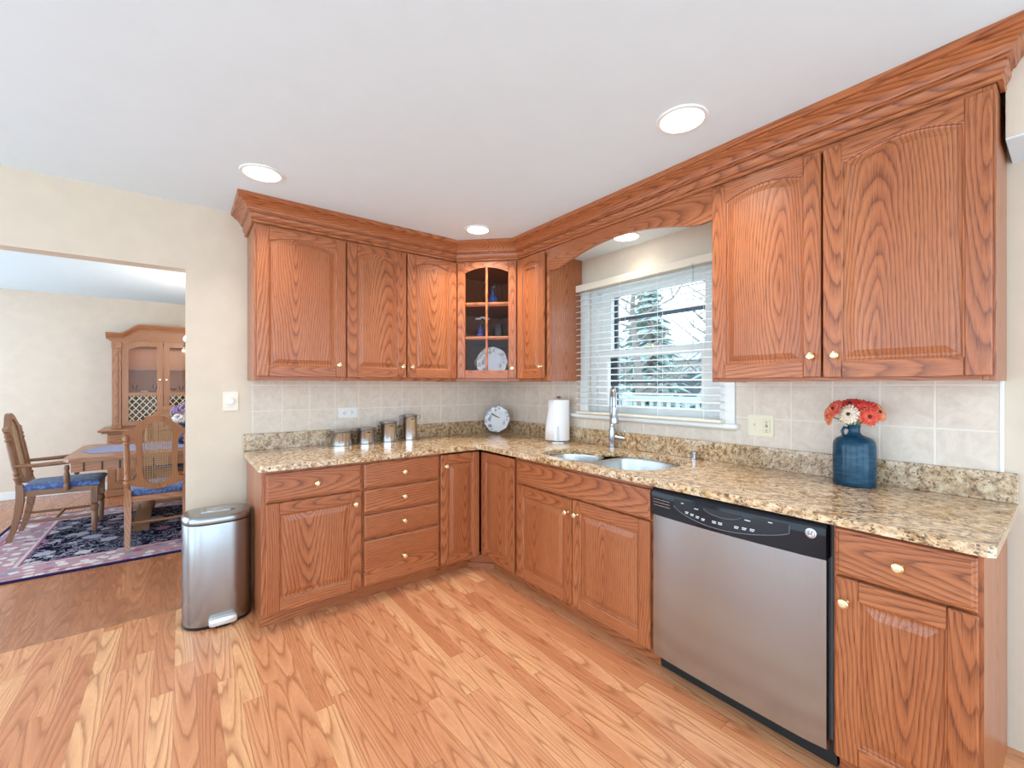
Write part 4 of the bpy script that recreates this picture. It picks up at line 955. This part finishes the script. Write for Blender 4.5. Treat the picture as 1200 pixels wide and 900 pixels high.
def make_chair(name, label, arms, group, wood):
    t = thing(name, label, 'chair', (0, 0, 0), group)
    sz = .405
    # seat frame and cushion
    g = G(); g.plate([(-.225, .27), (-.185, -.215), (.185, -.215), (.225, .27)], [[(-.19, .235), (.19, .235), (.155, -.18), (-.155, -.18)]], sz - .045, sz, 'xy', 0, 'x'); g.build('seat_rail', wood, t)
    g = G(); o_ = [(-.232, .28), (-.225, .285), (.225, .285), (.232, .28), (.195, -.195), (.188, -.20), (-.188, -.20), (-.195, -.195)]
    def sq(k, z): return [(p[0] * k, .04 + (p[1] - .04) * k, z) for p in o_]
    g.loft([sq(.97, sz + .0005), sq(1.0, sz + .012), sq(1.0, sz + .026), sq(.95, sz + .040), sq(.75, sz + .050), sq(.02, sz + .054)]); g.build('seat_cushion', BLUEF, t)
    for s in (-1, 1):
        g = G(); g.lathe([(.012, .0), (.017, .02), (.024, .17), (.019, .18), (.027, .20), (.027, .225), (.018, .235), (.026, .25)], (s * .205, .245, 0), 14, 0, 'z', 'z'); g.box(s * .205 - .024, s * .205 + .024, .222, .268, .25, sz - .001, 0, 'z', .003); g.build('front_leg', wood, t)
        g = G(); R = []
        for z, y, w in ((0, -.265, .016), (.10, -.235, .018), (.22, -.212, .021), (.33, -.20, .023), (.40, -.20, .022), (.46, -.205, .020)):
            R.append([(s * .180 + a * w, y + b * w, z) for a, b in ((-1, -1), (1, -1), (1, 1), (-1, 1))])
        g.loft(R, 0, 'z', False); g.build('back_leg', wood, t)
        post_g(s * .183, -.207, .46, .905).build('back_post', wood, t)
        g = G(); g.tube([(s * .196, .235, .145), (s * .188, -.0, .145), (s * .181, -.215, .15)], [.010, .013, .010], 10, 0, 'y'); g.build('side_stretcher', wood, t)
    g = G(); g.tube([(-.19, 0, .145), (0, 0, .145), (.19, 0, .145)], [.010, .014, .010], 10, 0, 'x'); g.build('cross_stretcher', wood, t)
    # carved back frame round the cane panel
    H = [(0, 1.045), (.045, 1.036), (.085, 1.008), (.120, .968), (.150, .940), (.180, .930), (.200, .928), (.204, .905), (.175, .898), (.148, .880), (.134, .845), (.128, .78), (.126, .62), (.128, .565), (.140, .535), (.176, .525), (.176, .495), (.130, .482), (.085, .470), (.040, .452), (0, .448)]
    I = [(0, .998), (.035, .988), (.065, .962), (.086, .925), (.094, .88), (.094, .60), (.086, .55), (.065, .516), (.035, .496), (0, .490)]
    outer = H + [(-x, z) for x, z in H[-2:0:-1]]; inner = I + [(-x, z) for x, z in I[-2:0:-1]]
    def rake(o):
        for v in o.data.vertices: v.co.y -= .16 * (v.co.z - .46)
    g = G(); g.plate(outer, [inner], -.222, -.192, 'xz', 0, 'z'); o = g.build('back_frame', wood, t); rake(o)
    g = G()
    def span_z(x):
        x = abs(x); lo_ = hi_ = None
        for (x0, z0), (x1, z1) in zip(I[:-1], I[1:]):
            if min(x0, x1) - 1e-6 <= x <= max(x0, x1) + 1e-6 and abs(x1 - x0) > 1e-6:
                z = z0 + (z1 - z0) * (x - x0) / (x1 - x0)
                if z > .75: hi_ = z
                else: lo_ = z
        return lo_, hi_
    for k in range(-6, 7):
        x = k * .0155; a, b = span_z(x)
        if a and b: g.box(x - .0022, x + .0022, -.2085, -.2065, a - .004, b + .004)
    z = .500
    while z < .990:
        xs = [0]
        for (x0, z0), (x1, z1) in zip(I[:-1], I[1:]):
            if min(z0, z1) <= z <= max(z0, z1) and abs(z1 - z0) > 1e-6: xs.append(x0 + (x1 - x0) * (z - z0) / (z1 - z0))
        X = max(xs) + .003; g.box(-X, X, -.2065, -.2045, z - .0022, z + .0022); z += .0155
    o = g.build('cane_panel', CANE, t); rake(o)
    if arms:
        for s in (-1, 1):
            g = G(); g.tube([(s * .190, -.225, .615), (s * .215, -.10, .615), (s * .225, .03, .622), (s * .225, .095, .628), (s * .223, .114, .620)], [.013, .016, .018, .019, .013], 12, 0, 'y'); g.build('armrest', wood, t)
            g = G(); g.lathe([(.018, 0), (.021, .02), (.021, .05), (.014, .06), (.021, .085), (.022, .12), (.013, .165), (.019, .18), (.014, .215)], (s * .225, .075, sz - .02), 12, 0, 'z', 'z'); g.build('arm_post', wood, t)
    return t
c1 = make_chair('dining_armchair', 'dark oak armchair with cane back and blue seat at the end of the dining table', True, None, CHAIRW)
c1.location = (-3.190, 2.245, .0115); c1.rotation_euler = (0, 0, -pi / 2)
c2 = make_chair('dining_chair', 'cane-back dining chair with its back to the kitchen, near side of the table', False, 'armless cane-back dining chairs', OAKD)
c2.location = (-2.492, 1.500, .0115)
c3 = c2.copy(); COL.objects.link(c3); c3.location = (-2.46, 3.02, .0005 if False else .0115); c3.rotation_euler = (0, 0, pi); c3['label'] = 'cane-back dining chair mostly hidden beyond the far side of the table'
for ch in list(c2.children):
    q = ch.copy(); COL.objects.link(q); q.parent = c3
c3.location = (-2.46, 2.905, .0115)

# flowers on the table
fxx, fyy = -2.318, 2.30
t = thing('flower_vase', 'white vase on the dining table partly behind the opening edge', 'vase', (fxx, fyy, TZ + .0035))
g = G(); g.lathe([(.04, 0), (.06, .03), (.065, .09), (.045, .15), (.035, .19), (.05, .205), (.035, .20)], (fxx, fyy, TZ + .004), 24); g.build('body', plain('dark_blue_vase', (.03, .035, .10), .2), t); t['label'] = 'dark blue vase on the dining table, partly behind the opening edge'
LAV = petal_mat('lavender_petal', (.25, .16, .34), (.44, .33, .50)); WHT = petal_mat('white_hydrangea', (.78, .74, .74), (.88, .85, .84))
for k, (dx, dy, dz, mt, lb) in enumerate(((-.045, -.06, .255, WHT, 'white hydrangea head lowest in the dining table vase'), (-.055, .02, .335, LAV, 'lavender hydrangea head at the left of the dining table vase'), (.02, -.04, .37, LAV, 'lavender hydrangea head at the top of the dining table vase'), (.055, .03, .29, WHT, 'white hydrangea head at the right of the dining table vase'))):
    f = thing('hydrangea', lb, 'flower', (fxx, fyy, TZ + .2), 'hydrangeas on the dining table')
    g = G(); c = Vector((fxx + dx, fyy + dy, TZ + dz))
    for q in range(60):
        a, b = random.uniform(0, 2 * pi), random.uniform(-.6, 1); rr = .046; s_ = sqrt(max(0, 1 - b * b))
        g.ball((c.x + rr * s_ * cos(a), c.y + rr * s_ * sin(a), c.z + rr * b), .0125, 0, 6, 4)
    g.build('blossom_head', mt, f)
    g = G(); g.tube([(fxx, fyy, TZ + .15), (fxx + dx * .4, fyy + dy * .4, TZ + .22), tuple(c)], .003, 6); g.build('stem', STEMG, f)

# chandelier over the table, mostly behind the edge of the opening
t = thing('chandelier', 'lit candle chandelier over the dining table, at the edge of the opening', 'chandelier', (-2.105, 2.24, 1.62))
BRZ = plain('dark_bronze', (.10, .07, .05), .35, .8)
g = G(); g.tube([(-2.105, 2.24, 1.66), (-2.105, 2.24, CE - .02)], .006, 8); g.lathe([(.06, 0), (.055, -.02), (.01, -.03)], (-2.105, 2.24, CE), 24); g.build('rod', BRZ, t)
g = G(); g.lathe([(.006, 0), (.03, .02), (.045, .06), (.02, .10), (.015, .14)], (-2.105, 2.24, 1.60), 20); g.build('hub', BRZ, t)
for k in range(5):
    a = pi + 2 * pi * k / 5 - .1; q = Vector((cos(a), sin(a), 0)); b = Vector((-2.105, 2.24, 1.66))
    g = G(); g.tube([b, b + q * .08 + Vector((0, 0, -.05)), b + q * .16 + Vector((0, 0, -.03)), b + q * .20 + Vector((0, 0, .02))], .006, 8); g.lathe([(.006, .02), (.028, .03), (.012, .034), (.011, .075)], tuple(b + q * .20), 16); am = g.build('arm', BRZ, t)
    e = b + q * .20 + Vector((0, 0, .10)); g = G(); g.ball(tuple(e), .020, 0, 14, 8, (1, 1, 1.4)); g.build('bulb', LENS, am)
    L = bpy.data.lights.new('bulb_glow', 'POINT'); L.energy = 4.5; L.color = (1.0, .86, .70); L.shadow_soft_size = .03
    lo = bpy.data.objects.new('bulb_glow', L); COL.objects.link(lo); lo.parent = t; lo.location = e + Vector((0, 0, .06)) - Vector((-2.105, 2.24, 1.62))

# china cabinet
HX0, HX1, HC = -2.985, -2.045, -2.515
HF, HBF = 3.66, 3.56
t = thing('china_cabinet', 'oak china cabinet with arched cornice and glass doors against the far dining wall', 'china cabinet', (HC, 3.83, 0))
g = G(); g.box(HX0 - .03, HX1 + .03, HBF + .02, YB - .02, .06, .735, 0, 'z'); g.box(HX0 - .05, HX1 + .05, HBF, YB - .015, 0, .075, 0, 'x', .01); g.build('base_carcass', OAKD, t)
g = G(); g.box(HX0 - .11, HX1 + .11, HBF - .04, YB - .014, .752, .778, 0, 'x', .008); g.box(HX0 - .08, HX1 + .08, HBF - .02, YB - .014, .735, .752, 0, 'x', .004); g.build('ledge', OAKD, t)
for a, b in ((HX0 - .02, HC - .015), (HC + .015, HX1 + .02)):
    g = G(); g.box(a, b, HBF, HBF + .02, .60, .72, 0, 'x', .005); d_ = g.build('drawer', OAKD, t)
    for xx in (a + .12, b - .12):
        g = G(); g.tube([(xx - .03, HBF - .002, .668), (xx - .025, HBF - .018, .650), (xx, HBF - .022, .643), (xx + .025, HBF - .018, .650), (xx + .03, HBF - .002, .668)], .004, 8); g.lathe([(.012, 0), (.012, -.004)], (xx, HBF, .668), 12, 0, 'y'); g.build('drawer_pull', BRASS, d_)
    g = G(); g.plate([(a, .10), (b, .10), (b, .585), (a, .585)], [], HBF, HBF + .02, 'xz', 0, 'z'); op_ = [(a + .06, .16), (b - .06, .16), (b - .06, .49), ((a + b) / 2, .53), (a + .06, .49)]
    g.loft([[(p[0], y, p[1]) for p in inset(op_, i)] for i, y in ((0, HBF + .001), (.0, HBF - .010), (.012, HBF - .004), (.03, HBF - .012))], 0, 'z', False); g.build('cupboard_door', OAKD, t)
# upper case
g = G(); z0, z1 = .778, 1.80
g.box(HX0, HX0 + .02, HF + .02, YB - .02, z0, z1, 0, 'z'); g.box(HX1 - .02, HX1, HF + .02, YB - .02, z0, z1, 0, 'z'); g.box(HX0 + .02, HX1 - .02, YB - .035, YB - .02, z0, 1.86, 0, 'z'); g.box(HX0 + .02, HX1 - .02, HF + .02, YB - .035, z0, z0 + .025, 0, 'x'); g.box(HX0, HX1, HF + .02, YB - .02, z1, z1 + .015, 0, 'x')
g.build('upper_case', OAKD, t)
for a, b in ((HX0, HX0 + .085), (HX1 - .085, HX1)):
    g = G(); g.box(a, b, HF, HF + .022, z0, z1, 0, 'z', .003); g.box(a + .028, b - .028, HF - .008, HF, z0 + .08, z1 - .1, 0, 'z', .004); g.box(a - .004, b + .004, HF - .012, HF, z1 - .07, z1, 0, 'x', .004); g.box(a - .004, b + .004, HF - .012, HF, z0, z0 + .05, 0, 'x', .004); g.build('pilaster', OAKD, t)
def archz(u, base, rise):
    k = max(0, min(1, (1 - abs(u)) / .48)); return base + rise * (k * k * (3 - 2 * k) * .88 + .12 * max(0, 1 - u * u))
N = 40; hw = .40
top_ = [(HC + hw * (1 - 2 * i / N), archz((1 - 2 * i / N), 1.865, .115)) for i in range(N + 1)]
low_ = [(HC + hw * (1 - 2 * i / N), archz((1 - 2 * i / N), 1.775, .055)) for i in range(N + 1)]
g = G(); g.plate([(HX1, 1.80), (HX1, 1.865)] + top_ + [(HX0, 1.865), (HX0, 1.80)] + low_[::-1], [], HF, HF + .02, 'xz', 0, 'x'); g.build('frieze', OAKD, t)
def cornice(pts):
    g = G(); pf = [(0, -.05), (-.008, -.05), (-.012, -.035), (-.03, -.02), (-.045, -.002), (-.055, .012), (-.055, .024), (.0, .024)]
    R = [[(x, HF + o_, z + dz) for o_, dz in pf] for x, z in pts]; g.loft(R, 0, 'x', False); return g
cp_ = [(HX0 - .05, 1.885), (HC - hw, 1.885)] + [(x, z + .02) for x, z in top_[::-1]][1:-1] + [(HC + hw, 1.885), (HX1 + .05, 1.885)]
g = cornice(cp_); g.box(HX0 - .05, HX0, HF, YB - .014, 1.84, 1.909, 0, 'y'); g.box(HX1, HX1 + .05, HF, YB - .014, 1.84, 1.909, 0, 'y'); g.plate([(p[0], p[1] + .020) for p in cp_] + [(p[0], p[1] - .0) for p in cp_[::-1]], [], HF, YB - .02, 'xz', 0, 'y'); g.build('cornice', OAKD, t)
LAT = plain('lattice_bar', (.80, .64, .42), .4)
for si, (a, b) in enumerate(((HX0 + .09, HC - .003), (HC + .003, HX1 - .09))):
    g = G(); za, zb = z0 + .03, 1.775
    def tz_(x): return archz((x - HC) / hw, 1.715, .055) - .0
    x_in0, x_in1 = a + .058, b - .058
    arch_ = [(x_in1 + (x_in0 - x_in1) * i / 10, archz((x_in1 + (x_in0 - x_in1) * i / 10 - HC) / hw, 1.685, .075)) for i in range(11)]
    outt = [(b + (a - b) * i / 10, archz((b + (a - b) * i / 10 - HC) / hw, 1.775, .055) - .002) for i in range(11)]
    g.plate([(a, za), (b, za)] + outt, [[(x_in0, za + .055), (x_in1, za + .055), (x_in1, 1.165), (x_in0, 1.165)], [(x_in0, 1.205), (x_in1, 1.205)] + arch_], HF - .002, HF + .02, 'xz', 0, 'z')
    dd = g.build('glass_door', OAKD, t)
    g = G(); g.box(x_in0 - .005, x_in1 + .005, HF + .010, HF + .013, za + .05, 1.80); g.build('pane', PANE, dd)
    g = G(); n = 5; W_ = x_in1 - x_in0; z_a, z_b = za + .055, 1.165
    for q in range(-6, 7):
        for sg in (1, -1):
            xs_ = x_in0 + W_ / 2 + q * W_ / 4
            P0, P1 = [], []
            t0, t1 = -9, 9
            # clip the diagonal bar to the opening
            for (lo_, hi_, p, d_) in ((x_in0, x_in1, xs_, sg * .8), (z_a, z_b, (z_a + z_b) / 2, 1.0)):
                ta, tb = sorted(((lo_ - p) / d_, (hi_ - p) / d_)); t0, t1 = max(t0, ta), min(t1, tb)
            if t1 - t0 > .02: g.tube([(xs_ + sg * .8 * t0, HF + .006, (z_a + z_b) / 2 + t0), (xs_ + sg * .8 * t1, HF + .006, (z_a + z_b) / 2 + t1)], .0048, 6)
    g.build('lattice', LAT, dd)
    kx = (b - .028) if si == 0 else (a + .028)
    g = G(); g.lathe([(.006, -.002), (.005, -.014), (.012, -.02), (.010, -.028)], (kx, HF, 1.36), 14, 0, 'y'); g.lathe([(.011, -.002), (.011, -.005)], (kx, HF, 1.36), 14, 0, 'y'); g.build('door_knob', BRASS, dd)
g = G(); g.box(HX0 + .022, HX1 - .022, HF + .05, YB - .036, 1.175, 1.190, 0, 'x'); g.build('shelf', OAKD, t)
g = G(); g.box(HX0 + .022, HX1 - .022, HF + .06, YB - .036, 1.472, 1.479); g.build('glass_shelf', CLEARG, t)
L = bpy.data.lights.new('added_cabinet_fill', 'AREA'); L.shape = 'RECTANGLE'; L.size = .7; L.size_y = .15; L.energy = 2.0; L.color = (1, .86, .68)  # fill lamp added to brighten the inside of the case; no fitting built
lo = bpy.data.objects.new('added_cabinet_fill', L); COL.objects.link(lo); lo.parent = t; lo.location = (0, .04, 1.785)
GW = 'glassware in the china cabinet'
def goblet(x, y, z, h, lab):
    g = G(); g.lathe([(.022, 0), (.022, .002), (.004, .006), (.004, h * .45), (.018, h * .55), (.024, h * .8), (.021, h), (.019, h), (.021, h * .8), (.014, h * .58)], (x, y, z), 16); tag(recentre(g.build('wine_glass', CLEARG)), lab, 'glass', GW)
goblet(-2.79, 3.80, 1.19, .11, 'stemmed glass nearest the left side of the china cabinet, upper left door')
goblet(-2.60, 3.82, 1.19, .10, 'stemmed glass nearest the middle stile behind the upper left cabinet door')
t2 = thing('china_bowl', 'small white china bowl on the shelf behind the upper left glass door', 'bowl', (-2.70, 3.80, 1.19), None)
g = G(); g.lathe([(.018, 0), (.018, .006), (.035, .018), (.045, .035), (.042, .035), (.030, .016)], (-2.70, 3.80, 1.19), 24); g.build('body', plain('white_china', (.82, .80, .76), .15), t2)
for k, (x, lb) in enumerate(((-2.42, 'dark stemmed glass behind the upper right cabinet door, nearer the middle'), (-2.34, 'stemmed glass behind the upper right cabinet door, nearer the side'))): goblet(x, 3.80, 1.19, .06 + .03 * k, lb)
for k, (x, r, lb) in enumerate(((-2.80, .05, 'glass bowl at the left of the latticed lower shelf'), (-2.69, .06, 'largest glass bowl on the latticed lower shelf'), (-2.60, .04, 'small glass bowl beside the middle stile on the latticed lower shelf'))):
    g = G(); g.lathe([(r * .5, 0), (r * .45, .01), (r * .9, .05), (r, .085 + .03 * k), (r * .93, .085 + .03 * k), (r * .8, .05)], (x, 3.78, z0 + .026), 20); tag(recentre(g.build('glass_bowl', CLEARG)), lb, 'bowl', GW)

# ------------------------------------------------------------------ outside the window
def outdoor():
    SN = NT('pale_winter_lawn'); tc = SN.n('ShaderNodeTexCoord'); SN.set(col=SN.ramp(SN.noise(tc.outputs['Object'], 1.2, 4), [(.35, (.30, .33, .24)), (.65, (.55, .55, .48))]), rough=.9)
    g = G(); g.box(.6, 60, -30, 40, -.6, -.5); struct('ground', g, SN.m)
    NEED = NT('blue_green_needles'); tc = NEED.n('ShaderNodeTexCoord'); NEED.set(col=NEED.ramp(NEED.noise(tc.outputs['Object'], 9, 3), [(.35, (.20, .29, .27)), (.65, (.40, .50, .47))]), rough=.8); NEED = NEED.m  # needles paled throughout: outdoor haze is put into their colour
    BARK = plain('grey_bark', (.26, .23, .21), .9)
    def conifer(x, y, h, r, label):
        t = thing('conifer_tree', label, 'tree', (x, y, -.5), 'conifers outside the window')
        g = G(); g.tube([(x, y, -.5), (x, y, h * .95 - .5)], [.13, .03], 8); g.build('trunk', BARK, t)
        g = G(); rnd = random.Random(int(x * 10))
        for k in range(16):
            zc = .25 + (h - .4) * (k / 16) ** .9; rr = r * (1 - k / 16.5)
            for q in range(15):
                a = rnd.uniform(0, 2 * pi); L = rr * rnd.uniform(.7, 1.05); w = .10 + .12 * rr
                d = Vector((cos(a), sin(a), 0)); s_ = Vector((-sin(a), cos(a), 0)); b = Vector((x, y, zc - .5 + rnd.uniform(-.1, .1)))
                e = b + d * L + Vector((0, 0, -.25 * L))
                m_ = b + d * L * .55 + Vector((0, 0, -.05 * L))
                g.add([b, m_ - s_ * w, e, m_ + s_ * w, m_ + Vector((0, 0, .06))], [(0, 1, 4), (1, 2, 4), (2, 3, 4), (3, 0, 4), (0, 3, 2, 1)])
        g.build('boughs', NEED, t)
    conifer(6.8, 1.2, 4.6, 1.5, 'blue-green conifer seen at the right of the window view')
    conifer(9.5, 5.2, 6.2, 1.9, 'tall conifer behind the bare trees in the window view')
    conifer(12.5, 3.2, 5.2, 1.8, 'far conifer in the middle of the window view')
    conifer(8.2, -.6, 5.6, 1.7, 'conifer at the far right of the window view')
    conifer(7.4, 3.6, 5.4, 1.5, 'conifer left of the middle in the window view')
    conifer(11.0, 8.2, 6.4, 2.0, 'tall conifer at the left edge of the window view')
    def bare(x, y, h, label, seed):
        t = thing('bare_tree', label, 'tree', (x, y, -.5), 'leafless trees outside the window')
        rnd = random.Random(seed); g = G(); g.tube([(x, y, -.5), (x + .05, y, h * .3), (x - .05, y + .1, h * .65), (x, y, h)], [.11, .08, .05, .015], 8); g.build('trunk', BARK, t)
        g = G()
        for k in range(26):
            z = h * rnd.uniform(.15, .95); a = rnd.uniform(0, 2 * pi); L = rnd.uniform(.6, 1.7) * (1.1 - z / h * .6); b = Vector((x, y, z)); d = Vector((cos(a), sin(a), rnd.uniform(.3, .9)))
            p1 = b + d * L * .5 + Vector((rnd.uniform(-.1, .1), rnd.uniform(-.1, .1), 0)); p2 = b + d * L + Vector((rnd.uniform(-.2, .2), rnd.uniform(-.2, .2), .1)); g.tube([b, p1, p2], [.03, .018, .005], 5)
            for q in range(3):
                e = p1 + Vector((rnd.uniform(-.5, .5), rnd.uniform(-.5, .5), rnd.uniform(.1, .5))); g.tube([p1, e], [.012, .003], 4)
        g.build('branches', BARK, t)
    bare(5.0, -.1, 4.4, 'leafless tree at the right of the window view', 5); bare(6.4, 5.0, 4.8, 'leafless tree at the left of the window view', 7)
    bare(4.6, 1.9, 4.2, 'leafless tree nearest the window', 1); bare(5.6, 3.6, 4.6, 'leafless tree beside the neighbouring house', 2); bare(8.4, 2.4, 5.0, 'leafless tree between the conifers', 3)
    t = thing('neighbour_house', 'pale neighbouring house with a row of windows beyond the trees', 'house', (17, 10, -.5))
    g = G(); g.box(14, 20, 2, 16, -.5, 2.3); g.build('house_wall', plain('pale_siding', (.62, .62, .60), .7), t)
    g = G(); g.plate([(13.6, 2.3), (20.4, 2.3), (17, 3.6)], [], 1.7, 16.3, 'xz'); g.build('house_roof', plain('grey_shingle', (.36, .35, .36), .9), t)
    for k in range(5):
        g = G(); g.box(13.95, 14.0, 3.2 + k * 2.5, 4.4 + k * 2.5, .7, 1.8); fr = g.build('house_window', plain('dark_window', (.10, .12, .14), .2), t)
    t = thing('deck_railing', 'pale deck railing with upright balusters outside the window', 'railing', (2.6, .5, -.5))
    GR = plain('weathered_grey_paint', (.50, .54, .53), .7)
    for z in (1.08, .25):
        g = G(); g.box(2.57, 2.63, -2.2, 3.4, z, z + .07); g.build('rail', GR, t)
    for k in range(43):
        g = G(); g.box(2.585, 2.615, -2.15 + k * .13, -2.11 + k * .13, .32, 1.08); g.build('baluster', GR, t)
    for y in (-2.2, .6, 3.4):
        g = G(); g.box(2.55, 2.65, y - .05, y + .05, -.5, 1.2); g.build('post', GR, t)
outdoor()
for o in bpy.data.objects:
    if '_w' in o: del o['_w']
